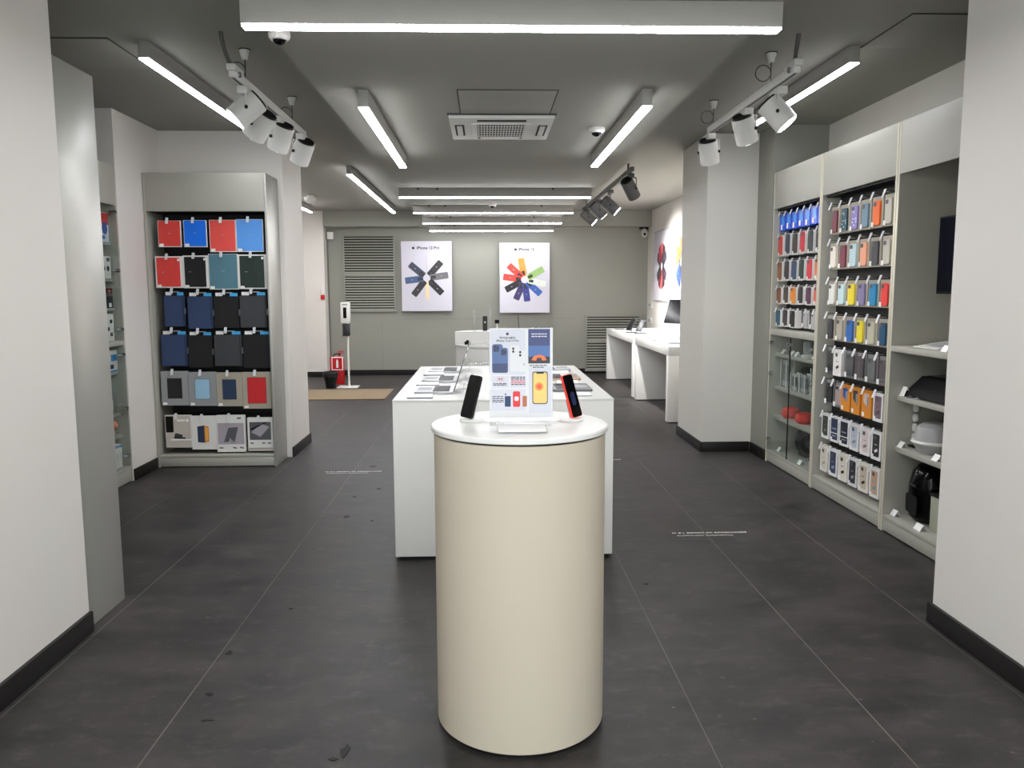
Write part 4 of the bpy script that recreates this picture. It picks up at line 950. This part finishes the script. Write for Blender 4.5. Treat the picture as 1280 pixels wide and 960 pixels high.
obj('board', B(2.825, 2.858, 10.6, 13.32, 1.285, 2.42, M['lilac'], .003), t)
p = MB().box(2.8246, 2.8252, 10.62, 13.30, 1.30, 2.40, M['lilac'])
flower(p, Vector((2.8244, 12.72, 1.84)), -Y, Z, .06, .30, .15, [(90, (206, 90, 96), 1), (62, (60, 44, 52), 1), (30, (64, 60, 72), 1), (-30, (70, 56, 70), 1), (-62, (70, 40, 50), 1), (-90, (214, 96, 96), 1), (242, (110, 40, 56), 1), (210, (52, 48, 52), 1), (150, (58, 44, 52), 1), (118, (150, 50, 66), 1)])
flower(p, Vector((2.8244, 11.45, 1.86)), -Y, Z, .06, .30, .15, [(100, (230, 110, 60), 1), (140, (238, 120, 60), 1), (172, (240, 140, 80), 1), (220, (60, 90, 170), 1), (250, (50, 70, 140), 1), (60, (70, 110, 90), 1), (20, (80, 80, 84), 1), (-40, (60, 60, 80), 1)])
obj('print', p, t)
# ================================================================== LOUVRES ON THE BACK WALL
def louvre(x0, x1, z0, z1, split, label, n):
    t = thing('wall_louvre', ((x0+x1)/2, 13.99, z0), label, 'vent louvre')
    obj('back_plate', B(x0, x1, 13.990, 13.998, z0, z1, M['black']), t)
    fr = 'frame_bar'
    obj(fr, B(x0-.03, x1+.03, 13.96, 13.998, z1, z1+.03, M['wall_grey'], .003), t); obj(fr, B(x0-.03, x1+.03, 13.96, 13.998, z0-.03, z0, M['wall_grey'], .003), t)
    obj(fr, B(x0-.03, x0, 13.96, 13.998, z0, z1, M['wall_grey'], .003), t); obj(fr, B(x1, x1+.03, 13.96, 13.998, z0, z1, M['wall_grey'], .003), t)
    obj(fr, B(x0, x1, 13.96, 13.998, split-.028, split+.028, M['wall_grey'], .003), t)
    for a, b in ((z0, split-.028), (split+.028, z1)):
        m = MB(); k = max(3, round((b-a)/(.0435 if n else .0475)))
        for i in range(k):
            z = a + (b-a)*(i+.5)/k; hh = (b-a)/k
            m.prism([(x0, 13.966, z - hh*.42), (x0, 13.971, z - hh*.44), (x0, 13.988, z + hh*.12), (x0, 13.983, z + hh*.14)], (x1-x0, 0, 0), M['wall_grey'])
        obj('slat_panel', m, t)
louvre(-2.42, -1.575, 1.135, 2.40, 1.745, 'grey slatted louvre on the back wall left of the posters', 1)
louvre(1.795, 2.72, .07, 1.0, .565, 'grey slatted louvre low on the back wall behind the far table', 0)
# ================================================================== REAR LEFT CORNER
t = thing('sanitizer_dispenser', (-2.10, 12.2, 0), 'white hand sanitizer dispenser on a thin pole by the doormat', 'sanitizer stand')
obj('base_plate', B(-2.26, -1.95, 12.06, 12.36, 0, .010, M['white'], .002), t)
obj('pole', MB().cyl((-2.095, 12.22, .01), (-2.095, 12.22, 1.25), .015, M['white']), t)
d = obj('dispenser', MB().box(-2.175, -2.04, 12.10, 12.20, .985, 1.30, M['white'], .012), t)
obj('window', B(-2.135, -2.085, 12.095, 12.102, 1.06, 1.22, M['gloss'], .006), d)
obj('label_strip', B(-2.15, -2.07, 12.0985, 12.101, 1.255, 1.275, M['greybox']), d)
obj('drip_tray', MB().box(-2.155, -2.05, 12.12, 12.20, .79, .975, M['steel'], .004).box(-2.15, -2.055, 12.05, 12.12, .79, .80, M['steel']), t)
t = thing('fire_extinguisher', (-2.35, 12.75, 0), 'red fire extinguisher with a black hose behind the sanitizer stand', 'fire extinguisher')
ex = Vector((-2.33, 12.75, 0))
obj('cylinder', MB().lathe([(0, .001), (.075, .001), (.078, .01), (.078, .36), (.065, .41), (.03, .435), (.022, .45), (0, .45)], ex, M['redext'], 36), t)
obj('valve', MB().cyl(ex + Z*.45, ex + Z*.48, .02, M['steel']).box(ex.x-.02, ex.x+.07, ex.y-.01, ex.y+.01, .48, .495, M['redext'], .003).box(ex.x-.02, ex.x+.075, ex.y-.01, ex.y+.01, .505, .52, M['redext'], .003), t)
obj('hose', MB().tube([ex + Vector((-.02, 0, .475)), ex + Vector((-.07, -.01, .47)), ex + Vector((-.11, -.01, .42)), ex + Vector((-.115, -.01, .34)), ex + Vector((-.10, 0, .2))], .011, M['rubber']), t)
t = thing('extinguisher_stand', (-2.38, 12.6, 0), 'red floor stand carrying a white bordered extinguisher sign', 'extinguisher stand')
obj('stand_panel', B(-2.455, -2.25, 12.60, 12.615, 0, .44, M['redext'], .003), t)
sgn = obj('sign_plate', B(-2.425, -2.245, 12.588, 12.598, .225, .435, M['tag'], .001), t)
q = MB().box(-2.410, -2.260, 12.586, 12.588, .24, .42, M['redext'])
q.box(-2.352, -2.318, 12.584, 12.586, .265, .36, M['tag']).prism([(-2.352, 12.584, .36), (-2.318, 12.584, .36), (-2.327, 12.584, .395), (-2.343, 12.584, .395)], (0, .002, 0), M['tag'])
obj('pictogram', q, sgn)
t = thing('waste_bin', (-2.38, 12.15, 0), 'small black waste bin with bag beside the sanitizer stand', 'bin')
obj('bin_body', MB().lathe([(0, .001), (.075, .001), (.108, .235), (.108, .24), (.100, .24), (.07, .01), (0, .01)], (-2.36, 12.15, 0), M['black'], 32), t)
bm_ = MB(); r = random.Random(3); prof = []
bg = bmesh.new(); N_ = 40; rings = []
for rr, zz in ((.109, .16), (.114, .20), (.116, .238), (.112, .247), (.104, .243), (.09, .20)):
    rings.append([bg.verts.new((-2.36 + (rr + r.uniform(-.003, .004))*math.cos(2*PI*k/N_), 12.15 + (rr + r.uniform(-.003, .004))*math.sin(2*PI*k/N_), zz + r.uniform(-.012, .012)*(zz < .2))) for k in range(N_)])
for A, Bq in zip(rings, rings[1:]):
    for k in range(N_): bg.faces.new((A[k], A[(k+1) % N_], Bq[(k+1) % N_], Bq[k]))
bm_._merge(bg, M['bin']); obj('bin_bag', bm_, t)
single('doormat', B(-3.4, -1.372, 10.74, 11.86, .0005, .012, M['mag'], .004), (-2.4, 11.3, 0), 'brown rectangular doormat on the floor at the rear left', 'doormat')
t = thing('call_point', (-2.73, 13.70, 1.33), 'small red alarm call point with a white box above it', 'alarm')
obj('red_box', B(-2.79, -2.725, 13.70, 13.74, 1.325, 1.405, M['redext'], .004), t)
obj('white_box', B(-2.79, -2.735, 13.715, 13.74, 1.43, 1.56, M['whitem'], .004), t)
t = thing('motion_sensor', (-2.64, 13.95, 2.38), 'white sensor box in the rear left corner with a cable running down', 'sensor')
obj('sensor_body', MB().box(-2.685, -2.585, 13.86, 13.95, 2.35, 2.47, M['whitem'], .010), t); obj('bracket', B(-2.66, -2.61, 13.95, 13.998, 2.38, 2.44, M['lampgrey']), t)
obj('cable', MB().tube([(-2.69, 13.985, 2.38), (-2.70, 13.99, 2.2), (-2.70, 13.992, .1)], .006, M['rubber'], 6), t)
t = thing('security_camera', (2.78, 13.9, 2.42), 'white camera on a dark bracket in the rear right corner under the bulkhead', 'security camera')
obj('bracket', B(2.70, 2.84, 13.88, 14.0, 2.515, 2.55, M['black'], .003), t); obj('camera_body', MB().sph((2.77, 13.88, 2.44), .055, M['lampgrey'], (1, 1, 1.35)).cyl((2.77, 13.90, 2.48), (2.77, 13.90, 2.52), .03, M['whitem']), t)
obj('lens', MB().cyl((2.765, 13.835, 2.425), (2.765, 13.822, 2.42), .022, M['gloss']), t)
# ================================================================== BEHIND THE GLASS DOORS (right)
def tent(x, y, z, label, rot=0, w=.055, h=.035, where=None):
    t = thing('price_card', (x, y, z), label, 'price card', 'white price cards in the right bays', rotz=rot)
    m = MB()
    Tm = MW[t]
    m.prism([(-.012, -w/2, .0006), (-.012+.0012, -w/2, .0006), (.012, -w/2, h), (.0108, -w/2, h)], (0, w, 0), M['tag'], Tm)
    m.prism([(.012, -w/2, h), (.0108, -w/2, h), (.028, -w/2, .0006), (.0292, -w/2, .0006)], (0, w, 0), M['tag'], Tm)
    obj('card', m, t)
z = .93
tent(2.49, 6.55, z, 'white price card at the left on the top glass door shelf'); tent(2.49, 6.36, z, 'white price card left of the door gap on the top glass door shelf'); tent(2.48, 6.24, z, 'white price card right of the door gap on the top glass door shelf')
def cup(x, y, z, h, r, label):
    t = thing('white_speaker', (x, y, z), label, 'gadget')
    obj('foot', MB().lathe([(0, .0006), (r*1.15, .0006), (r*1.2, h*.1), (r*.9, h*.22), (0, h*.22)], (x, y, z), M['white'], 32), t)
    obj('column', MB().lathe([(0, h*.22), (r*.85, h*.22), (r*.9, h*.6), (r*.84, h*.97), (r*.7, h), (0, h)], (x, y, z), M['domeg'], 32), t)
    obj('top_cap', MB().cyl((x, y, z+h), (x, y, z+h+.004), r*.6, M['white']), t)
cup(2.52, 6.11, z, .125, .044, 'taller white cup shaped gadget on the top glass door shelf'); cup(2.53, 5.95, z, .11, .04, 'shorter white cup shaped gadget at the right of the top glass door shelf')
def acbox(x, y, z, w, d, h, cardm, picm, label, nm='boxed_accessory', clear=True):
    t = thing(nm, (x, y, z), label, 'boxed accessory')
    obj('box_back', B(x+d-.004, x+d, y-w/2, y+w/2, z+.001, z+h, M['whitem']), t)
    for sy in (-1, 1): obj('white_frame', B(x+.001, x+.006, y+sy*(w/2-.006)-.006, y+sy*(w/2-.006)+.006, z+.001, z+h, M['whitem']), t)
    i = MB().plate((x+d*.55, y, z+h*.5), -Y, Z, w*.6, h*.55, .02, .006, picm).plate((x+d*.4, y, z+h*.14), -Y, Z, w*.9, h*.2, .008, 0, cardm).plate((x+d*.4, y, z+h*.88), -Y, Z, w*.9, h*.16, .008, 0, cardm)
    obj('contents', i, t)
    s = MB().box(x, x+.0015, y-w/2, y+w/2, z+.001, z+h, M['acryl']).box(x, x+d-.004, y-w/2, y-w/2+.0015, z+.001, z+h, M['acryl']).box(x, x+d-.004, y+w/2-.0015, y+w/2, z+.001, z+h, M['acryl'])
    obj('clear_case', s, t)
z = .65
acbox(2.475, 6.50, z, .13, .07, .235, M['paper'], M['greybox'], 'tall clear boxed accessory at the left of the second glass door shelf')
acbox(2.475, 6.30, z, .10, .06, .14, M['paper'], M['greydark'], 'small clear box left of centre, second glass door shelf'); acbox(2.475, 6.11, z, .12, .07, .15, M['paper'], M['domeg'], 'small clear box with a round grey item, second glass door shelf')
acbox(2.475, 5.90, z, .10, .06, .215, M['paper'], case((70, 92, 116)), 'tall boxed accessory with slate blue contents, second glass door shelf')
z = .40
def ball(x, y, z, r, label):
    t = thing('speaker', (x, y, z), label, 'speaker')
    obj('speaker_body', MB().lathe([(0, .001), (r*.7, .001), (r*.98, r*.35), (r, r*.6), (r*.9, r*.98), (r*.6, r*1.2), (0, r*1.25)], (x, y, z), M['pink'], 40), t)
    obj('foot_ring', MB().cyl((x, y, z+.0005), (x, y, z+.010), r*.72, M['redw'], seg=32), t)
    obj('top_button', MB().cyl((x, y, z+r*1.245), (x, y, z+r*1.265), r*.28, M['redw']), t)
ball(2.53, 6.44, z, .075, 'round red speaker left of the glass door gap'); ball(2.53, 6.17, z, .07, 'round red speaker right of the glass door gap')
t = thing('round_grey_device', (2.68, 6.32, z), 'round grey disc device standing behind the red speakers', 'device')
obj('disc', MB().cyl((2.70, 6.32, z+.11), (2.73, 6.32, z+.11), .10, M['domeg'], seg=40).cyl((2.695, 6.32, z+.11), (2.70, 6.32, z+.11), .06, M['greydark'], seg=32), t); obj('disc_foot', B(2.68, 2.75, 6.28, 6.36, z+.0006, z+.018, M['domeg'], .004), t)
t = thing('boxed_accessory', (2.56, 5.92, z), 'white carton with red ovals at the right of the third glass door shelf', 'boxed accessory')
obj('carton', B(2.53, 2.62, 5.83, 6.02, z+.001, z+.20, M['whitem'], .003), t)
obj('printed_oval', MB().cyl((2.5295, 5.96, z+.11), (2.5285, 5.96, z+.11), .045, M['redw'], seg=28).cyl((2.5295, 5.87, z+.11), (2.5285, 5.87, z+.11), .022, M['redw'], seg=28), t)
tent(2.51, 6.54, z, 'white price card at the left of the third glass door shelf'); tent(2.50, 6.20, z, 'white price card before the red speakers at the door gap')
z = .105
t = thing('speaker', (2.63, 6.25, z), 'big black round speaker at the bottom behind the glass doors', 'speaker')
obj('speaker_body', MB().sph((2.63, 6.25, z+.131), .130, M['black'], (.85, 1.5, 1), 40), t)
obj('speaker_foot', B(2.57, 2.69, 6.13, 6.37, z+.0005, z+.02, M['black'], .005), t)
obj('speaker_cone', MB().cyl((2.560, 6.090, z+.14), (2.535, 6.072, z+.14), .07, M['gloss'], seg=32).cyl((2.54, 6.076, z+.14), (2.530, 6.068, z+.14), .030, M['steel'], seg=24), t)
t = thing('bottle', (2.50, 5.86, z), 'slim white bottle at the bottom right corner behind the glass doors', 'bottle')
obj('bottle_body', MB().lathe([(0, .001), (.026, .001), (.027, .17), (.018, .185), (0, .185)], (2.50, 5.86, z), M['white'], 28), t); obj('bottle_cap', MB().cyl((2.50, 5.86, z+.185), (2.50, 5.86, z+.21), .019, M['whitem']), t)
tent(2.47, 6.52, z, 'white price card at the bottom left behind the glass doors'); tent(2.44, 6.00, z, 'white price card at the bottom right behind the glass doors')
# ================================================================== OPEN BAY WITH THE MONITOR
obj('middle_shelf', B(XF, XB-.02, a3, b3, 1.093, 1.126, M['cab'], .002), bay3)
for z in (.83, .522): obj('shelf', B(2.45, XB-.02, a3, b3, z-.030, z, M['cab'], .002), bay3)
t = thing('monitor', (2.62, 4.15, 1.43), 'black monitor mounted in the open bay, edge showing past the right pier', 'monitor')
obj('frame', B(2.60, 2.625, 3.74, 4.53, 1.43, 1.865, M['black'], .004), t); obj('screen', B(2.5985, 2.600, 3.75, 4.52, 1.445, 1.855, M['monitor']), t)
obj('wall_arm', MB().box(2.626, 2.834, 4.08, 4.16, 1.58, 1.66, M['silver'], .004), t)
z = 1.126
t = thing('brochure_stand', (2.56, 4.35, z), 'white tablet and papers lying slanted on the shelf under the monitor', 'brochure')
obj('backing', MB().prism([(2.47, 4.50, z+.001), (2.47, 4.50, z+.006), (2.70, 4.36, z+.060), (2.70, 4.36, z+.050)], (0, -.24, 0), M['white']), t)
obj('printed_sheet', MB().prism([(2.50, 4.44, z+.0145), (2.50, 4.44, z+.0165), (2.65, 4.36, z+.0515), (2.65, 4.36, z+.0490)], (0, -.16, 0), M['greybox']), t)
tent(2.44, 4.13, z, 'white price card at the right end of the shelf under the monitor')
z = .83
t = thing('wedge_speaker', (2.60, 4.30, z), 'long black wedge shaped device on the shelf below the monitor', 'speaker')
pts = [(2.49, 4.585, z+.001), (2.47, 4.585, z+.012), (2.58, 4.585, z+.118), (2.80, 4.585, z+.125), (2.80, 4.585, z+.001)]
obj('shell', MB().prism(pts, (0, -.56, 0), M['black']), t)
obj('top_panel', MB().prism([(2.60, 4.56, z+.121), (2.60, 4.56, z+.124), (2.78, 4.56, z+.129), (2.78, 4.56, z+.126)], (0, -.5, 0), M['gloss']), t)
obj('control', MB().cyl((2.64, 4.36, z+.125), (2.64, 4.36, z+.134), .016, M['chrome'], seg=20), t)
tent(2.475, 4.59, z, 'white price card at the left before the black wedge device', w=.05, h=.055)
for k, (x, y) in enumerate(((2.468, 4.50), (2.466, 4.42))):
    t = thing('puck', (x, y, z), ['small grey puck left one before the wedge device', 'small pale puck right one before the wedge device'][k], 'gadget')
    obj('puck', MB().lathe([(0, .0006), (.016, .0006), (.017, .006), (.012, .010), (0, .010)], (x, y, z), M['silver' if k else 'greydark'], 24), t); obj('puck_top', MB().cyl((x, y, z+.010), (x, y, z+.0115), .007, M['greybox'], seg=16), t)
z = .522
# column with four white discs
t = thing('disc_pack', (2.56, 4.59, z), 'clear strip of four round white discs on the third shelf of the monitor bay', 'boxed accessory')
obj('clear_strip', MB().box(2.560, 2.564, 4.560, 4.615, z+.001, z+.275, M['acryl']).box(2.53, 2.60, 4.56, 4.615, z+.0006, z+.010, M['black'], .002), t)
for k in range(4): obj('disc', MB().cyl((2.559, 4.588, z+.06+.058*k), (2.548, 4.588, z+.06+.058*k), .024, M['whitem'], seg=28), t)
t = thing('speaker_set', (2.66, 4.36, z), 'smoky transparent speaker behind the pale dome on the third shelf', 'speaker')
obj('clear_tower', MB().lathe([(0, .001), (.060, .001), (.070, .02), (.070, .22), (.060, .255), (0, .26)], (2.76, 4.52, z), M['smoke'], 40), t)
obj('inner_core', MB().lathe([(0, .03), (.045, .03), (.04, .20), (0, .21)], (2.76, 4.52, z), M['greydark'], 28), t)
t = thing('dome_humidifier', (2.575, 4.42, z), 'pale grey dome shaped device with white rim on the third shelf of the monitor bay', 'device')
obj('lower_bowl', MB().lathe([(0, .001), (.075, .001), (.108, .045), (.112, .055), (0, .055)], (2.575, 4.42, z), M['domeg'], 48), t)
obj('rim', MB().lathe([(.0, .055), (.116, .055), (.120, .062), (.116, .072), (0, .072)], (2.575, 4.42, z), M['white'], 48), t)
obj('dome', MB().lathe([(0, .072), (.104, .072), (.102, .11), (.088, .15), (.062, .170), (.05, .172), (0, .168)], (2.575, 4.42, z), M['domeg'], 48), t)
tent(2.47, 4.58, z, 'white price card left of the pale dome device'); tent(2.465, 4.20, z, 'white price card right of the pale dome device')
z = .105
t = thing('large_speaker', (2.62, 4.48, z), 'tall black rounded speaker at the bottom of the monitor bay', 'speaker')
obj('shell', MB().lathe([(0, .001), (.085, .001), (.112, .03), (.120, .12), (.118, .22), (.100, .30), (.070, .335), (0, .345)], (2.60, 4.46, z), M['gloss'], 48), t)
obj('front_grille', MB().plate((2.478, 4.44, z+.11), Vector((-.10, -1, 0)), Z, .14, .11, .006, .02, M['black']), t)
obj('badge', MB().plate((2.474, 4.43, z+.225), Vector((-.10, -1, 0)), Z, .08, .012, .004, .004, M['steel']), t)
t = thing('sage_box_speaker', (2.60, 4.16, z), 'sage green box with a dark lid at the bottom right of the monitor bay', 'speaker')
obj('box_body', B(2.50, 2.72, 3.98, 4.29, z+.001, z+.20, M['sage'], .006), t); obj('lid', B(2.495, 2.725, 3.975, 4.295, z+.20, z+.215, M['black'], .004), t); obj('latch', B(2.494, 2.50, 4.11, 4.14, z+.11, z+.14, M['chrome'], .002), t)
tent(2.45, 4.58, z, 'white price card at the bottom left of the monitor bay'); tent(2.44, 4.29, z, 'white price card before the sage green box', w=.07)
# ================================================================== LEFT GLASS CABINET (faces +x)
XL = -2.747
t = thing('display_cabinet', (-2.95, 5.65, 0), 'grey glass door cabinet at the left, showing behind the satin side panel', 'display cabinet'); lc = t
ya, yb = 5.14, 6.155
for a, b in ((ya, ya+.024), (yb-.016, yb)): obj('side_panel', B(-3.14, XL, a, b, 0, 2.395, M['cab'], .001), t)
a, b = ya+.024, yb-.016
obj('header_panel', B(XL-.03, XL-.001, a, b, 2.10, 2.395, M['cab'], .001), t); obj('top_panel', B(-3.14, XL-.03, a, b, 2.37, 2.39, M['cab']), t)
obj('back_panel', B(-3.14, -3.12, a, b, 0, 2.37, M['cab']), t); obj('plinth', B(XL-.03, XL-.002, a, b, .008, .10, M['cab'], .002), t); obj('bottom_shelf', B(-3.12, XL-.002, a, b, .10, .122, M['cab'], .002), t)
obj('middle_shelf', B(-3.12, XL, a, b, 1.06, 1.094, M['cab'], .002), t)
LS = (1.83, 1.56, 1.34, .861, .543, .373)
for z in LS: obj('shelf', B(-3.12, XL-.05, a, b, z-.022, z, M['cab'], .002), t)
for z0, z1, hz in ((.13, 1.052, (.21, .58, .99)), (1.10, 2.095, (1.18, 1.62, 2.05))):
    for y0, y1 in ((a+.003, 5.645), (5.65, b-.003)):
        d = obj('glass_door', B(XL, XL+.005, y0, y1, z0, z1, M['glass']), t)
        hy = y1-.03 if y1 > 6 else y0+.03
        for z in hz: obj('hinge', MB().cyl((XL-.03, hy, z), (XL+.016, hy, z), .013, M['chrome'], seg=16), d)
def lbox(y, z, w, h, mats, label, T=.07, x=XL-.055):
    t = thing('boxed_accessory', (x, y, z), label, 'boxed accessory', 'boxes in the left glass cabinet')
    obj('carton', B(x-T, x, y-w/2, y+w/2, z+.001, z+h, mats[0], .002), t)
    p = MB()
    for (cy, cz, rw, rh, rad, m) in mats[1]: p.plate((x, y + cy*w, z + cz*h), Y, Z, rw*w, rh*h, .0008 + .0003*len(p.mats), rad, m)
    obj('printed_front', p, t)
w_ = M['whitem']
lbox(6.045, 1.83, .16, .215, (w_, [(0, .78, .96, .40, 0, M['red']), (.1, .46, .50, .42, .04, case((60, 84, 150))), (-.15, .15, .5, .12, .01, case((80, 110, 170)))]), 'white and red box with a round blue picture, top shelf of the left glass cabinet')
lbox(6.045, 1.56, .16, .165, (w_, [(-.2, .45, .24, .24, .02, M['blackc']), (.2, .45, .24, .24, .02, M['blackc']), (.25, .85, .3, .16, .004, M['greydark'])]), 'white box with two black squares, second shelf, left glass cabinet')
lbox(6.03, 1.34, .19, .15, (M['blackc'], [(-.2, .16, .2, .2, .003, M['tag']), (.25, .16, .2, .2, .003, M['tag']), (-.2, .85, .2, .12, .003, M['redl']), (.22, .85, .2, .12, .003, M['redl'])]), 'black box with two white labels, third shelf of the left glass cabinet')
lbox(6.045, 1.094, .14, .205, (w_, [(.2, .72, .28, .14, .008, M['blackc']), (-.15, .45, .28, .14, .008, M['blackc']), (.18, .25, .28, .14, .008, M['blackc'])]), 'white box with black pictures, middle shelf of left glass cabinet')
lbox(6.045, .861, .18, .165, (w_, [(.2, .65, .5, .3, .006, case((66, 140, 206))), (-.1, .25, .5, .2, .012, M['navyw']), (0, .05, .9, .08, 0, case((66, 140, 206)))]), 'white and blue box with dark picture, below middle shelf of left glass cabinet')
t = thing('acrylic_card_stand', (-2.83, 5.95, .543), 'clear acrylic block with a white card, lower part of the left glass cabinet', 'card stand')
obj('clear_block', B(-2.85, -2.82, 5.96, 6.12, .544, .70, M['acryl'], .002), t); obj('white_card', B(-2.8195, -2.8185, 5.98, 6.06, .58, .65, M['tag']), t)
t = thing('small_speaker', (-2.85, 5.98, .373), 'small dark gadget with an orange ball, lower shelf of the left glass cabinet', 'gadget')
obj('dark_base', B(-2.88, -2.81, 5.95, 6.05, .374, .44, M['blackc'], .006), t); obj('orange_ball', MB().sph((-2.84, 6.07, .45), .038, case((240, 140, 90))), t); obj('white_label', B(-2.809, -2.8085, 6.0, 6.04, .385, .415, M['tag']), t); obj('stem', MB().cyl((-2.84, 6.07, .374), (-2.84, 6.07, .42), .012, M['greydark']), t)
for k in range(4):
    lbox(5.93 + .056*k, .122, .05, .19 - .004*k, (w_, [(0, .93, .9, .12, 0, case((60, 130, 196))), (0, .5, .4, .3, 0, M['paper'])]), 'slim white blue topped box, %s of four, bottom of left glass cabinet' % ORD[k], T=.12)
# ================================================================== FLOOR DECALS AND SCRAPS
def decal(cx, cy, label):
    t = thing('floor_decal', (cx, cy, 0), label, 'floor decal', 'distance decals on the floor'); u, v = -X, -Y
    obj('thin_text_line', MB().text('Пожалуйста, соблюдайте', (cx - .03, cy - .030, .0006), u, v, .0270, M['decal'], depth=.0003), t)
    obj('bold_text_line', MB().text('расстояние не менее 1,5 м', (cx + .01, cy + .022, .0006), u, v, .0350, M['decal'], depth=.0003, bold=.0007), t)
decal(1.335, 4.605, 'white floor lettering about keeping distance, right of the long table')
decal(-1.09, 6.37, 'white floor lettering about keeping distance, left of the long table')
decal(.93, 6.72, 'white floor lettering peeping out behind the right edge of the long table')
def scrap(px, py, sx, sy, label, seed, n=9):
    p = at(px, py, z=0); r = random.Random(seed); m = MB()
    pts = [(p.x + sx*math.cos(2*PI*k/n)*r.uniform(.45, 1), p.y + sy*math.sin(2*PI*k/n)*r.uniform(.45, 1), .0004) for k in range(n)]
    m.prism(pts, (0, 0, .0016), M['dirt'])
    single('floor_scrap', m, (p.x, p.y, 0), label, 'dirt scrap', 'dark scraps on the floor')
scrap(432, 939, .020, .045, 'largest dark scrap on the floor, left of the pedestal foot', 1, 11); scrap(416, 949, .018, .012, 'crumbly dark scrap just before the largest one', 2)
scrap(287, 816, .018, .028, 'dark scrap on the floor tile left of the pedestal, farther of two', 3); scrap(262, 868, .022, .014, 'dark scrap on the floor near the thin stick', 4)
scrap(258, 901, .034, .006, 'thin dark stick lying on the floor at lower left', 5, 6); scrap(433, 646, .030, .035, 'dark scrap on the floor left of the long table', 6)
scrap(473, 611, .028, .02, 'small dark scrap near the left floor lettering', 7); scrap(364, 761, .016, .012, 'small dark scrap mid floor at left', 8); scrap(443, 621, .018, .03, 'dark speck between the left lettering and the long table', 9)
scrap(466, 583, .04, .03, 'dark smear right behind the left floor lettering', 10); scrap(465, 651, .014, .018, 'tiny dark speck close to the long table', 11); scrap(808, 730, .016, .014, 'dark spot on the floor right of the pedestal', 12)
# ================================================================== CAMERA, WORLD, VIEW
cam = bpy.data.cameras.new('camera'); cam.sensor_width = 36; cam.lens = CF/1280*36; cam.clip_start = .05
co = bpy.data.objects.new('camera', cam); COL.objects.link(co)
c, s, cp, sp = math.cos(CYAW), math.sin(CYAW), math.cos(CPIT), math.sin(CPIT)
rt = Vector((c, -s, 0)); fw = Vector((cp*s, cp*c, -sp)); up = Vector((sp*s, sp*c, cp))
cr, sr = math.cos(CROLL), math.sin(CROLL)
r2, u2 = rt*cr + up*sr, up*cr - rt*sr
co.matrix_world = Matrix(((r2.x, u2.x, -fw.x, 0), (r2.y, u2.y, -fw.y, 0), (r2.z, u2.z, -fw.z, CH), (0, 0, 0, 1)))
SC.camera = co
w = bpy.data.worlds.new('world'); SC.world = w; w.use_nodes = True
w.node_tree.nodes['Background'].inputs[0].default_value = (.6, .65, .7, 1); w.node_tree.nodes['Background'].inputs[1].default_value = .05
SC.view_settings.view_transform = 'Standard'; SC.view_settings.look = 'None'
SC.view_settings.exposure = 1.67; SC.view_settings.gamma = 1; SC.view_settings.use_curve_mapping = False
SC.cycles.max_bounces = 8; SC.cycles.diffuse_bounces = 5; SC.cycles.glossy_bounces = 4; SC.cycles.transparent_max_bounces = 16
SC.cycles.sample_clamp_indirect = 4; SC.cycles.use_denoising = True
SC.cycles.caustics_reflective = False; SC.cycles.caustics_refractive = False
